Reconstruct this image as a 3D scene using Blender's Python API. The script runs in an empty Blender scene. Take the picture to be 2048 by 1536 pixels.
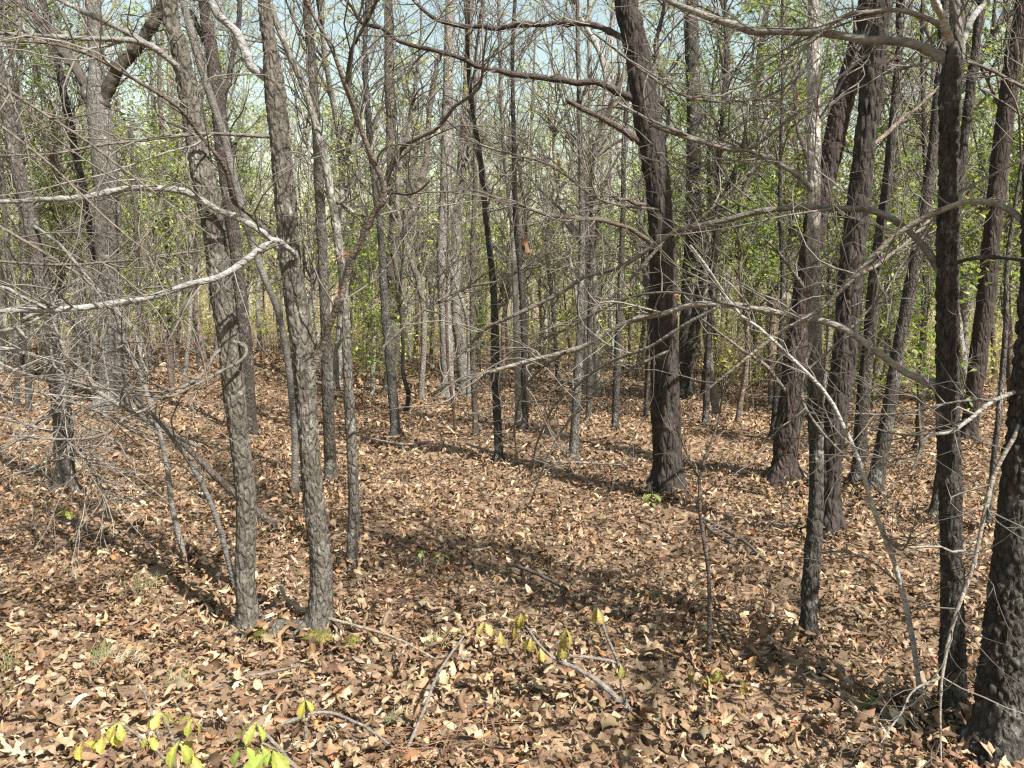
import bpy, math
import numpy as np
from mathutils import Matrix, Vector

rng = np.random.default_rng(11)
scene = bpy.context.scene
COL = scene.collection

# ------------------------------------------------------------------ camera, sky, sun, exposure
F = 1547.0                      # focal length in photo pixels (2048 wide)
PITCH = math.radians(5.1)
CAM_H = 1.6
cam = bpy.data.cameras.new('camera')
cam.sensor_width = 36.0
cam.lens = 36.0 * F / 2048.0
cam.clip_end = 2000.0
cam.clip_start = 0.05
camo = bpy.data.objects.new('camera', cam)
COL.objects.link(camo)
camo.location = (0, 0, CAM_H)
camo.rotation_euler = (math.pi / 2 - PITCH, 0, 0)
scene.camera = camo

SUN_EL = math.radians(47)
SUN_DIR = np.array([0.68, -0.73])          # towards the sun, on the ground
SUN_DIR = SUN_DIR / np.linalg.norm(SUN_DIR)
world = bpy.data.worlds.new('World')
scene.world = world
world.use_nodes = True
wn = world.node_tree
wn.nodes.clear()
sky = wn.nodes.new('ShaderNodeTexSky')
sky.sky_type = 'NISHITA'
sky.sun_disc = False
sky.sun_elevation = SUN_EL
sky.sun_rotation = math.atan2(SUN_DIR[0], SUN_DIR[1])
sky.air_density = 2.4
sky.dust_density = 1.5
bg = wn.nodes.new('ShaderNodeBackground')
bg.inputs['Strength'].default_value = 0.075
wo = wn.nodes.new('ShaderNodeOutputWorld')
wn.links.new(sky.outputs[0], bg.inputs[0])
wn.links.new(bg.outputs[0], wo.inputs[0])

sl = bpy.data.lights.new('sun', 'SUN')
sl.energy = 5.0
sl.angle = math.radians(0.5)
sl.color = (1.0, 0.955, 0.89)
so = bpy.data.objects.new('sun', sl)
COL.objects.link(so)
sv = Vector((SUN_DIR[0] * math.cos(SUN_EL), SUN_DIR[1] * math.cos(SUN_EL), math.sin(SUN_EL)))
so.rotation_euler = sv.to_track_quat('Z', 'Y').to_euler()
so.location = (6, -6, 12)

scene.view_settings.view_transform = 'Standard'
scene.view_settings.look = 'None'
scene.view_settings.gamma = 1.0
scene.view_settings.exposure = 1.48
scene.view_settings.use_curve_mapping = False
scene.render.engine = 'CYCLES'
scene.cycles.max_bounces = 3
scene.cycles.diffuse_bounces = 2
scene.cycles.transmission_bounces = 2
scene.cycles.debug_use_spatial_splits = True
scene.cycles.use_denoising = False
scene.cycles.use_adaptive_sampling = False
scene.cycles.pixel_filter_type = 'BLACKMAN_HARRIS'
scene.cycles.filter_width = 1.3


# ------------------------------------------------------------------ geometry helpers
def smooth(a, b, x):
    t = np.clip((x - a) / (b - a), 0, 1)
    return t * t * (3 - 2 * t)


def terrain(x, y):
    x = np.asarray(x, float); y = np.asarray(y, float)
    z = 0.05 * np.sin(x * 0.9 + 1.3) * np.sin(y * 0.7 + 0.4)
    z = z + 0.025 * np.sin(x * 2.3 + y * 1.7) + 0.018 * np.sin(x * 3.1 - y * 2.6 + 2)
    z = z * smooth(0.8, 4.0, np.hypot(x, y))
    z = z + 0.42 * smooth(-1.5, -8, x) * smooth(6, 16, y)
    z = z + 0.9 * smooth(25, 70, y) + 9.0 * smooth(75, 150, y)
    return z


def PX(px, py, d):
    """photo pixel + distance in metres along the view axis (world Y) -> world point"""
    u = (px - 1024.0) / F; v = (768.0 - py) / F
    y = math.cos(PITCH) + v * math.sin(PITCH)
    z = -math.sin(PITCH) + v * math.cos(PITCH)
    return np.array([u / y * d, d, CAM_H + z / y * d])


def ground_at(px, py):
    d = 1.5
    while d < 80:
        p = PX(px, py, d)
        if p[2] <= terrain(p[0], p[1]):
            return p
        d += 0.02
    return PX(px, py, 40)


def resample(pts, n):
    """Catmull-Rom through the points, n samples even in arc length"""
    p = np.asarray(pts, float)
    if len(p) == 2:
        t = np.linspace(0, 1, n)[:, None]
        return p[0] * (1 - t) + p[1] * t
    q = np.vstack([2 * p[0] - p[1], p, 2 * p[-1] - p[-2]])
    out = []
    for i in range(1, len(q) - 2):
        t = np.linspace(0, 1, 16, endpoint=False)[:, None]
        a, b, c, d = q[i - 1], q[i], q[i + 1], q[i + 2]
        out.append(0.5 * (2 * b + (c - a) * t + (2 * a - 5 * b + 4 * c - d) * t ** 2 + (3 * b - a - 3 * c + d) * t ** 3))
    out.append(p[-1][None])
    o = np.vstack(out)
    s = np.concatenate([[0], np.cumsum(np.linalg.norm(np.diff(o[:, :3], axis=0), axis=1))])
    ss = np.linspace(0, s[-1], n)
    return np.stack([np.interp(ss, s, o[:, k]) for k in range(o.shape[1])], 1)


def nrm(v):
    return v / np.maximum(np.linalg.norm(v, axis=-1, keepdims=True), 1e-9)


def ring_frames(paths):
    t = nrm(np.gradient(paths, axis=1))
    m = np.abs(t.mean(1))
    ax = np.argmin(m, 1)
    ref = np.eye(3)[ax][:, None, :]
    n1 = nrm(np.cross(t, np.broadcast_to(ref, t.shape)))
    n2 = np.cross(t, n1)
    return n1, n2


def tubes(paths, radii, sides):
    """(N,k,3),(N,k) -> verts, quads, ring normals"""
    N, k, _ = paths.shape
    n1, n2 = ring_frames(paths)
    a = np.arange(sides) / sides * 2 * math.pi
    nr = n1[:, :, None, :] * np.cos(a)[None, None, :, None] + n2[:, :, None, :] * np.sin(a)[None, None, :, None]
    v = paths[:, :, None, :] + nr * radii[:, :, None, None]
    base = np.arange(N * k * sides).reshape(N, k, sides)
    q0 = base[:, :-1, :]; q1 = np.roll(q0, -1, 2); q3 = base[:, 1:, :]; q2 = np.roll(q3, -1, 2)
    quads = np.stack([q0, q1, q2, q3], -1).reshape(-1, 4)
    return v.reshape(-1, 3), quads, nr.reshape(-1, 3)


def make_mesh(name, verts, faces, color=None, smoothed=True, mat=None):
    verts = np.ascontiguousarray(verts, np.float32)
    faces = np.ascontiguousarray(faces, np.int32)
    me = bpy.data.meshes.new(name)
    me.vertices.add(len(verts)); me.vertices.foreach_set('co', verts.ravel())
    nf, w = faces.shape
    me.loops.add(nf * w); me.loops.foreach_set('vertex_index', faces.ravel())
    me.polygons.add(nf)
    me.polygons.foreach_set('loop_start', np.arange(0, nf * w, w, dtype=np.int32))
    if smoothed:
        me.polygons.foreach_set('use_smooth', np.ones(nf, bool))
    c = np.ones((len(verts), 4), np.float32)
    if color is not None:
        c[:, :3] = color
    at = me.color_attributes.new('Col', 'FLOAT_COLOR', 'POINT')
    at.data.foreach_set('color', c.ravel())
    me.update(calc_edges=True)
    if mat is not None:
        me.materials.append(mat)
    return me


class Batch:
    def __init__(s): s.v = []; s.f = []; s.c = []; s.n = 0
    def add(s, v, f, c=None):
        s.v.append(v); s.f.append(f + s.n); s.n += len(v)
        s.c.append(np.ones((len(v), 3)) if c is None else np.broadcast_to(c, (len(v), 3)))
    def mesh(s, name, mat, smoothed=True, off=None):
        v = np.vstack(s.v)
        if off is not None: v = v - off
        return make_mesh(name, v, np.vstack(s.f), np.vstack(s.c), smoothed, mat)


def link(name, me, parent=None, loc=None, color=None):
    o = bpy.data.objects.new(name, me)
    COL.objects.link(o)
    if parent is not None: o.parent = parent
    if loc is not None: o.location = loc
    if color is not None: o.color = (*color, 1)
    return o


def thing(name, label, cat, loc=(0, 0, 0), group=None):
    o = bpy.data.objects.new(name, None)
    o.empty_display_size = 0.1
    COL.objects.link(o)
    o.location = loc
    o['label'] = label; o['category'] = cat
    if group: o['group'] = group
    return o


def hash3(i, seed):
    i = i.astype(np.int64)
    h = (i[..., 0] * 73856093) ^ (i[..., 1] * 19349663) ^ (i[..., 2] * 83492791) ^ (seed * 2654435761)
    h = (h ^ (h >> 13)) * 1274126177 & 0x7fffffff
    return h


def worley(p, seed=1):
    """F1, F2 distances of a 3-D cell noise"""
    b = np.floor(p)
    f1 = np.full(len(p), 9.0); f2 = np.full(len(p), 9.0)
    for dx in (-1, 0, 1):
        for dy in (-1, 0, 1):
            for dz in (-1, 0, 1):
                c = b + np.array([dx, dy, dz])
                h = hash3(c, seed)
                o = np.stack([(h & 1023) / 1023., ((h >> 10) & 1023) / 1023., ((h >> 20) & 1023) / 1023.], -1)
                d = np.linalg.norm(c + o - p, axis=1)
                f2 = np.minimum(f2, np.maximum(f1, d)); f1 = np.minimum(f1, d)
    return f1, f2


def vnoise(p, seed=3):
    b = np.floor(p); f = p - b; f = f * f * (3 - 2 * f)
    r = np.zeros(len(p))
    for dx in (0, 1):
        for dy in (0, 1):
            for dz in (0, 1):
                w = (f[:, 0] if dx else 1 - f[:, 0]) * (f[:, 1] if dy else 1 - f[:, 1]) * (f[:, 2] if dz else 1 - f[:, 2])
                r += w * (hash3(b + np.array([dx, dy, dz]), seed) & 65535) / 65535.
    return r


def grow(PP, PR, num, L, ang=(0.5, 1.1), k=6, up=0.15, wig=0.12, bend=0.25, r0=0.004, t=(0.15, 1.0), taper=0.3, rmin=0.0):
    """num child twigs on the parent polylines PP (N,k,3) with radii PR (N,k)"""
    N, K, _ = PP.shape
    ln = np.linalg.norm(np.diff(PP, axis=1), axis=2).sum(1)
    idx = rng.choice(N, num, p=ln / ln.sum())
    tt = rng.uniform(t[0], t[1], num) * (K - 1)
    i0 = np.minimum(tt.astype(int), K - 2); fr = (tt - i0)[:, None]
    pos = PP[idx, i0] * (1 - fr) + PP[idx, i0 + 1] * fr
    tan = nrm(PP[idx, i0 + 1] - PP[idx, i0])
    pr = PR[idx, i0] * (1 - fr[:, 0]) + PR[idx, i0 + 1] * fr[:, 0]
    a = rng.uniform(ang[0], ang[1], num)[:, None]
    per = rng.normal(size=(num, 3)); per -= tan * (per * tan).sum(1, keepdims=True); per = nrm(per)
    d = nrm(tan * np.cos(a) + per * np.sin(a) + np.array([0, 0, up]))
    le = rng.uniform(L[0], L[1], num) * (1 - 0.45 * tt / (K - 1))
    bv = rng.normal(size=(num, 3)) * bend; bv[:, 2] += up * 0.4
    out = np.zeros((num, k, 3)); out[:, 0] = pos
    for i in range(1, k):
        out[:, i] = out[:, i - 1] + d * (le / (k - 1))[:, None]
        d = nrm(d + bv / (k - 1) + rng.normal(size=(num, 3)) * wig)
    r = np.minimum(pr * 0.75, r0 * rng.uniform(0.6, 1.3, num))
    r = np.maximum(r, rmin)
    rad = r[:, None] * np.linspace(1, taper, k)[None]
    return out, rad


# ------------------------------------------------------------------ materials
def new_mat(name):
    m = bpy.data.materials.new(name); m.use_nodes = True
    nt = m.node_tree; nt.nodes.clear()
    out = nt.nodes.new('ShaderNodeOutputMaterial')
    return m, nt, out


def N(nt, t, **kw):
    n = nt.nodes.new(t)
    for k, v in kw.items():
        if k in n.inputs.keys(): n.inputs[k].default_value = v
        else: setattr(n, k, v)
    return n


def math_node(nt, op, a, b):
    n = nt.nodes.new('ShaderNodeMath'); n.operation = op
    for i, x in enumerate((a, b)):
        if hasattr(x, 'is_output'): nt.links.new(x, n.inputs[i])
        else: n.inputs[i].default_value = x
    return n.outputs[0]


def mixc(nt, fac, a, b, mode='MIX'):
    n = nt.nodes.new('ShaderNodeMix'); n.data_type = 'RGBA'; n.blend_type = mode
    for sock, x in ((n.inputs['Factor'], fac), (n.inputs[6], a), (n.inputs[7], b)):
        if hasattr(x, 'is_output'): nt.links.new(x, sock)
        else: sock.default_value = x if not isinstance(x, tuple) else (*x, 1)
    return n.outputs[2]


def ramp(nt, src, a, b, lo=0.0, hi=1.0):
    n = nt.nodes.new('ShaderNodeMapRange')
    nt.links.new(src, n.inputs[0])
    n.inputs[1].default_value = a; n.inputs[2].default_value = b
    n.inputs[3].default_value = lo; n.inputs[4].default_value = hi
    return n.outputs[0]


def bark_material(name, cells, stretch, bump, lichen, lichen_col, patch=0.5):
    m, nt, out = new_mat(name)
    tc = N(nt, 'ShaderNodeTexCoord')
    mp = N(nt, 'ShaderNodeMapping'); mp.inputs['Scale'].default_value = (1, 1, stretch)
    nt.links.new(tc.outputs['Object'], mp.inputs['Vector'])
    oi = N(nt, 'ShaderNodeObjectInfo')
    ca = N(nt, 'ShaderNodeVertexColor', layer_name='Col')
    nz = N(nt, 'ShaderNodeTexNoise', Scale=cells * 0.9, Detail=6.0, Roughness=0.65)
    nt.links.new(mp.outputs[0], nz.inputs['Vector'])
    n2 = N(nt, 'ShaderNodeTexNoise', Scale=7.0, Detail=4.0, Roughness=0.6)
    nt.links.new(tc.outputs['Object'], n2.inputs['Vector'])
    n3 = N(nt, 'ShaderNodeTexNoise', Scale=22.0, Detail=5.0, Roughness=0.7)
    nt.links.new(tc.outputs['Object'], n3.inputs['Vector'])
    base = mixc(nt, 1.0, oi.outputs['Color'], ca.outputs['Color'], 'MULTIPLY')
    v = ramp(nt, nz.outputs[0], 0.3, 0.7, 0.36, 1.1)
    cmb = N(nt, 'ShaderNodeCombineColor')
    for i in range(3): nt.links.new(v, cmb.inputs[i])
    c = mixc(nt, 1.0, base, cmb.outputs[0], 'MULTIPLY')
    hs = N(nt, 'ShaderNodeHueSaturation'); hs.inputs['Saturation'].default_value = 1.1
    hs.inputs['Value'].default_value = 0.75
    nt.links.new(c, hs.inputs['Color'])
    c = mixc(nt, ramp(nt, n2.outputs[0], 0.45, 0.65, 0, patch), c, hs.outputs[0])
    l = math_node(nt, 'MULTIPLY', ramp(nt, n2.outputs[0], 0.6 - lichen * 0.25, 0.3, 0, 1), ramp(nt, n3.outputs[0], 0.45, 0.62, 0, 1))
    c = mixc(nt, math_node(nt, 'MULTIPLY', l, 0.75 if lichen else 0.0), c, lichen_col)
    vo = N(nt, 'ShaderNodeTexVoronoi', Scale=cells, feature='DISTANCE_TO_EDGE')
    wv = N(nt, 'ShaderNodeMixRGB'); wv.blend_type = 'ADD'; wv.inputs[0].default_value = 0.02
    nt.links.new(mp.outputs[0], wv.inputs[1]); nt.links.new(nz.outputs['Color'], wv.inputs[2])
    nt.links.new(wv.outputs[0], vo.inputs['Vector'])
    h = math_node(nt, 'ADD', ramp(nt, vo.outputs['Distance'], 0.0, 0.25, 0, 1), nz.outputs[0])
    bp = N(nt, 'ShaderNodeBump', Strength=1.0, Distance=bump)
    nt.links.new(h, bp.inputs['Height'])
    b = N(nt, 'ShaderNodeBsdfPrincipled', Roughness=0.92)
    b.inputs['Specular IOR Level'].default_value = 0.2
    nt.links.new(c, b.inputs['Base Color']); nt.links.new(bp.outputs[0], b.inputs['Normal'])
    nt.links.new(b.outputs[0], out.inputs[0])
    return m


def simple_material(name, rough=0.8, noise=30.0, var=0.35, spec=0.25, translucent=0.0, level=1.0):
    """object colour x vertex colour x fine noise, optional light through the sheet"""
    m, nt, out = new_mat(name)
    tc = N(nt, 'ShaderNodeTexCoord')
    oi = N(nt, 'ShaderNodeObjectInfo')
    ca = N(nt, 'ShaderNodeVertexColor', layer_name='Col')
    nz = N(nt, 'ShaderNodeTexNoise', Scale=noise, Detail=4.0, Roughness=0.65)
    nt.links.new(tc.outputs['Object'], nz.inputs['Vector'])
    base = mixc(nt, 1.0, oi.outputs['Color'], ca.outputs['Color'], 'MULTIPLY')
    v = ramp(nt, nz.outputs[0], 0.3, 0.7, (1 - var) * level, (1 + var) * level)
    cmb = N(nt, 'ShaderNodeCombineColor')
    for i in range(3): nt.links.new(v, cmb.inputs[i])
    c = mixc(nt, 1.0, base, cmb.outputs[0], 'MULTIPLY')
    b = N(nt, 'ShaderNodeBsdfPrincipled', Roughness=rough)
    b.inputs['Specular IOR Level'].default_value = spec
    nt.links.new(c, b.inputs['Base Color'])
    if translucent > 0:
        tr = N(nt, 'ShaderNodeBsdfTranslucent')
        nt.links.new(c, tr.inputs['Color'])
        mx = N(nt, 'ShaderNodeMixShader'); mx.inputs[0].default_value = translucent
        nt.links.new(b.outputs[0], mx.inputs[1]); nt.links.new(tr.outputs[0], mx.inputs[2])
        nt.links.new(mx.outputs[0], out.inputs[0])
    else:
        nt.links.new(b.outputs[0], out.inputs[0])
    return m


M_ROUGH = bark_material('bark_rough', 38, 0.42, 0.012, 0.55, (0.40, 0.40, 0.36))
M_PINE = bark_material('bark_pine', 22, 0.30, 0.016, 0.0, (0.3, 0.28, 0.26))
M_SMOOTH = bark_material('bark_smooth', 30, 1.6, 0.003, 0.9, (0.52, 0.52, 0.49))
M_TWIG = simple_material('twig', 0.8, 14, 0.4, level=0.8)
M_LITTER = simple_material('dead_leaf', 0.75, 60, 0.22, 0.2, 0.12)
M_LEAF = simple_material('fresh_leaf', 0.5, 40, 0.2, 0.4, 0.45, level=0.9)
M_NEEDLE = simple_material('needle', 0.7, 40, 0.3)
M_MOSS = simple_material('moss', 0.95, 60, 0.4, 0.1, level=0.6)


def ground_material():
    m, nt, out = new_mat('forest_floor')
    tc = N(nt, 'ShaderNodeTexCoord')
    vo = N(nt, 'ShaderNodeTexVoronoi', Scale=13.0)
    nz = N(nt, 'ShaderNodeTexNoise', Scale=9.0, Detail=6.0, Roughness=0.7)
    n1 = N(nt, 'ShaderNodeTexNoise', Scale=0.8, Detail=4.0)
    for n in (vo, nz, n1): nt.links.new(tc.outputs['Object'], n.inputs['Vector'])
    sep = N(nt, 'ShaderNodeSeparateColor'); nt.links.new(vo.outputs['Color'], sep.inputs[0])
    c = mixc(nt, sep.outputs[0], (0.11, 0.065, 0.035), (0.30, 0.20, 0.12))
    c = mixc(nt, ramp(nt, nz.outputs[0], 0.4, 0.6), c, (0.10, 0.06, 0.035))
    c = mixc(nt, ramp(nt, n1.outputs[0], 0.45, 0.7, 0, 0.5), c, (0.17, 0.12, 0.07))
    bp = N(nt, 'ShaderNodeBump', Strength=1.0, Distance=0.03)
    nt.links.new(nz.outputs[0], bp.inputs['Height'])
    b = N(nt, 'ShaderNodeBsdfPrincipled', Roughness=0.95)
    nt.links.new(c, b.inputs['Base Color']); nt.links.new(bp.outputs[0], b.inputs['Normal'])
    nt.links.new(b.outputs[0], out.inputs[0])
    return m


# ------------------------------------------------------------------ ground
def axis(lo, hi, fine_lo, fine_hi, step):
    a = list(np.arange(fine_lo, fine_hi, step))
    x = fine_hi; s = step
    while x < hi: a.append(x); s *= 1.25; x += s
    a.append(hi)
    x = fine_lo - step; s = step; b = []
    while x > lo: b.append(x); s *= 1.25; x -= s
    b.append(lo)
    return np.array(b[::-1] + a)


gx = axis(-600, 600, -16, 16, 0.25); gy = axis(-300, 900, -2, 32, 0.25)
GX, GY = np.meshgrid(gx, gy)
gv = np.stack([GX, GY, terrain(GX, GY)], -1).reshape(-1, 3)
gi = np.arange(len(gv)).reshape(len(gy), len(gx))
gq = np.stack([gi[:-1, :-1], gi[:-1, 1:], gi[1:, 1:], gi[1:, :-1]], -1).reshape(-1, 4)
ground = link('forest_floor', make_mesh('forest_floor', gv, gq, None, True, ground_material()))
ground['kind'] = 'structure'
ground['label'] = 'forest floor covered with dry brown oak leaves'


# ------------------------------------------------------------------ leaf litter
def leaf_template(m, across, seed, lobed):
    """one dry leaf, unit length along x; curled, twisted and rippled"""
    r = np.random.default_rng(seed)
    s = np.linspace(0, 1, m)
    env = np.sin(np.pi * np.clip(s, 0.0, 1.0) ** 0.8) ** 0.75
    if lobed:
        w = 0.30 * env * (0.74 + 0.32 * np.cos(2 * math.pi * (s * r.uniform(2.6, 3.4) + r.uniform(0, 0.25))))
    else:
        w = r.uniform(0.15, 0.25) * env
    w = np.maximum(w, 0.012); w[0] = 0.01; w[-1] = 0.015
    asym = 1 + r.uniform(-0.2, 0.2)
    e = np.linspace(-1, 1, across)
    S, E = np.meshgrid(s, e, indexing='ij')
    W = np.where(E < 0, w[:, None] * asym, w[:, None])
    y = E * W
    # side lobes lean forward
    x = S - 0.5 + 0.12 * np.abs(E) * W
    k1 = r.choice([r.uniform(1, 3), r.uniform(-3, -1), r.uniform(4, 9), r.uniform(8, 16), r.uniform(-9, -4), r.uniform(-14, -8)])      # roll about the midrib
    k2 = r.choice([-1, 1]) * r.uniform(0.4, 3.2)                                                   # bend along it
    fold = r.uniform(-0.4, 0.7)
    th = k1 * y
    yy = np.sin(th) / k1; zz = (1 - np.cos(th)) / k1 + fold * np.abs(y) * 0.6
    zz = zz + r.uniform(0, 0.07) * np.sin(S * r.uniform(6, 15) + r.uniform(0, 6)) * np.abs(E)
    zz = zz + r.normal(0, 0.012, zz.shape)
    # twist
    tw = r.uniform(-1.8, 1.8) * (S - 0.5)
    yy, zz = yy * np.cos(tw) - zz * np.sin(tw), yy * np.sin(tw) + zz * np.cos(tw)
    ph = k2 * x
    xx = np.sin(ph) / k2 - zz * np.sin(ph); zz = (1 - np.cos(ph)) / k2 + zz * np.cos(ph)
    yy = yy + r.uniform(-0.5, 0.5) * (S - 0.5) ** 2 * 2
    v = np.stack([xx, yy, zz], -1).reshape(-1, 3)
    v[:, 2] -= np.percentile(v[:, 2], 25)
    i = np.arange(m * across).reshape(m, across)
    q = np.stack([i[:-1, :-1], i[1:, :-1], i[1:, 1:], i[:-1, 1:]], -1).reshape(-1, 4)
    return v, q


PAL = np.array([[0.36, 0.24, 0.14], [0.43, 0.31, 0.195], [0.30, 0.19, 0.108], [0.39, 0.28, 0.175], [0.25, 0.158, 0.092],
                [0.33, 0.25, 0.165], [0.20, 0.122, 0.072], [0.36, 0.19, 0.085], [0.23, 0.105, 0.05], [0.13, 0.078, 0.047], [0.54, 0.42, 0.28]])
PALP = np.array([.16, .13, .13, .11, .12, .08, .11, .03, .03, .07, .05])


def leaf_colors(n):
    c = PAL[rng.choice(len(PAL), n, p=PALP / PALP.sum())]
    return c * rng.uniform(0.38, 1.02, (n, 1)) * rng.uniform(0.94, 1.06, (n, 3))


def rots(n, tilt):
    az = rng.uniform(0, 2 * math.pi, n)
    tx = rng.normal(0, tilt, n); ty = rng.normal(0, tilt, n)
    flip = rng.random(n) < 0.35
    tx = np.where(flip, tx + math.pi, tx)
    ca, sa = np.cos(az), np.sin(az); cx, sx = np.cos(tx), np.sin(tx); cy, sy = np.cos(ty), np.sin(ty)
    z = np.zeros(n); o = np.ones(n)
    Rz = np.stack([np.stack([ca, -sa, z], -1), np.stack([sa, ca, z], -1), np.stack([z, z, o], -1)], 1)
    Rx = np.stack([np.stack([o, z, z], -1), np.stack([z, cx, -sx], -1), np.stack([z, sx, cx], -1)], 1)
    Ry = np.stack([np.stack([cy, z, sy], -1), np.stack([z, o, z], -1), np.stack([-sy, z, cy], -1)], 1)
    return Rz @ Ry @ Rx


def scatter(y0, y1, dens, side=1.0, keep=None):
    """random ground points in the view's wedge with a margin beside it"""
    out = []
    hw = lambda y: 0.72 * y + side
    A = 2 * hw(y1) * (y1 - y0)
    n = int(A * dens)
    y = rng.uniform(y0, y1, n); x = rng.uniform(-hw(y1), hw(y1), n)
    ok = np.abs(x) < hw(y)
    return x[ok], y[ok]


def spread_leaves(bt, temps, x, y, size, tilt, zmax, stretch=1.0):
    n = len(x)
    which = rng.integers(0, len(temps), n)
    R = rots(n, tilt)
    sc = rng.uniform(size[0], size[1], n)
    z = terrain(x, y) + 0.004 + zmax * rng.random(n) ** 1.4
    col = leaf_colors(n)
    for k, (v, q) in enumerate(temps):
        ids = np.where(which == k)[0]
        if not len(ids): continue
        vv = np.einsum('nij,vj->nvi', R[ids], v) * sc[ids, None, None]
        vv = vv + np.stack([x[ids], y[ids], z[ids]], -1)[:, None]
        ff = (q[None] + (np.arange(len(ids)) * len(v))[:, None, None]).reshape(-1, 4)
        cc = np.repeat(col[ids], len(v), 0)
        bt.add(vv.reshape(-1, 3), ff, cc)


T_HI = [leaf_template(8, 4, 100 + i, i % 5 < 3) for i in range(30)]
T_MID = [leaf_template(5, 3, 200 + i, i % 5 < 3) for i in range(30)]
T_LOW = [leaf_template(3, 3, 300 + i, False) for i in range(20)]
litter = Batch()
x, y = scatter(1.9, 4.2, 760); spread_leaves(litter, T_HI, x, y, (0.035, 0.095), 0.38, 0.06)
x, y = scatter(4.2, 8.5, 560); spread_leaves(litter, T_MID, x, y, (0.04, 0.096), 0.42, 0.06)
x, y = scatter(8.5, 16.0, 230); spread_leaves(litter, T_LOW, x, y, (0.07, 0.135), 0.40, 0.06)
x, y = scatter(16.0, 30.0, 42, 2.0); spread_leaves(litter, T_LOW, x, y, (0.13, 0.24), 0.45, 0.08)
# leaf crumbs and broken bits
x, y = scatter(1.9, 5.0, 700); spread_leaves(litter, T_LOW, x, y, (0.012, 0.045), 0.5, 0.05)
lo = link('leaf_litter', litter.mesh('leaf_litter', M_LITTER), ground)
lo['kind'] = 'stuff'

# the nearest, largest single leaves on top of the litter
leaf_meshes = [make_mesh('leaf', v, q, None, True, M_LITTER) for v, q in
               [leaf_template(12, 5, 700 + i, i % 5 < 4) for i in range(36)]]
made = 0
while made < 300:
    yy = 2.45 + 1.9 * rng.random() ** 1.3; xx = rng.uniform(-0.68, 0.68) * yy
    o = link('leaf', leaf_meshes[made % 36], ground)
    R = rots(1, 0.34)[0]; s = rng.uniform(0.065, 0.115)
    zz = float(terrain(xx, yy)) + 0.045 + rng.uniform(0, 0.025)
    M4 = Matrix.Identity(4)
    for i in range(3):
        for j in range(3): M4[i][j] = R[i, j] * s
    M4[0][3], M4[1][3], M4[2][3] = xx, yy, zz
    o.matrix_local = M4
    o.color = (*leaf_colors(1)[0], 1)
    made += 1


# ------------------------------------------------------------------ trees traced from the photograph
BARK = {'rough': M_ROUGH, 'pine': M_PINE, 'smooth': M_SMOOTH}
GREY = (0.20, 0.178, 0.148); DARK = (0.06, 0.053, 0.047); PINEC = (0.056, 0.046, 0.04)
PALE = (0.21, 0.203, 0.187); WHITE = (0.27, 0.265, 0.25); BROWN = (0.11, 0.085, 0.068); TWIGC = (0.165, 0.148, 0.125)
FEET = []


def displaced_trunk(path, rad, sides, step, bark, amp, cell, stretch, seed, lobes=0.0):
    n = max(8, int(np.linalg.norm(np.diff(path, axis=0), axis=1).sum() / step))
    q = resample(np.hstack([path, rad[:, None]]), n)
    P, R = q[:, :3], q[:, 3]
    v, f, nr = tubes(P[None], R[None], sides)
    c = P.repeat(sides, 0)
    rr = R.repeat(sides)
    loc = v - P[0]
    p3 = loc / np.array([cell, cell, cell * stretch])
    p3 = p3 + 0.35 * np.stack([vnoise(p3 * 1.7, 5), vnoise(p3 * 1.7, 6), vnoise(p3 * 1.7, 7)], -1)
    f1, f2 = worley(p3, seed)
    d = np.clip((f2 - f1) / 0.35, 0, 1)
    lump = vnoise(loc / np.array([0.12, 0.12, 0.25]), seed + 9) - 0.5
    fine = vnoise(loc / 0.012, seed + 4) - 0.5
    a = np.minimum(amp, rr * 0.28)
    big = vnoise(loc / np.array([0.3, 0.3, 0.45]), seed + 21)
    a = a * (0.45 + 1.1 * big)
    knot = np.clip(vnoise(loc / np.array([0.11, 0.11, 0.16]), seed + 31) - 0.74, 0, 1) * 3.0
    disp = a * (d ** 0.7 - 0.7) + rr * 0.18 * lump + a * 0.5 * fine + rr * 0.2 * knot
    if lobes:                                                       # root swellings at the foot
        th = np.tile(np.arange(sides) / sides * 2 * math.pi, len(P))
        zz = np.maximum(loc[:, 2] - 0.03, 0)
        w = np.cos(th * (3 + seed % 3) + seed) + 0.5 * np.cos(th * 2 + seed * 1.7)
        disp = disp + rr * lobes * w * np.exp(-zz / (0.06 + rr * 0.8))
    return v + nr * disp[:, None], f, P, R, loc


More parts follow.
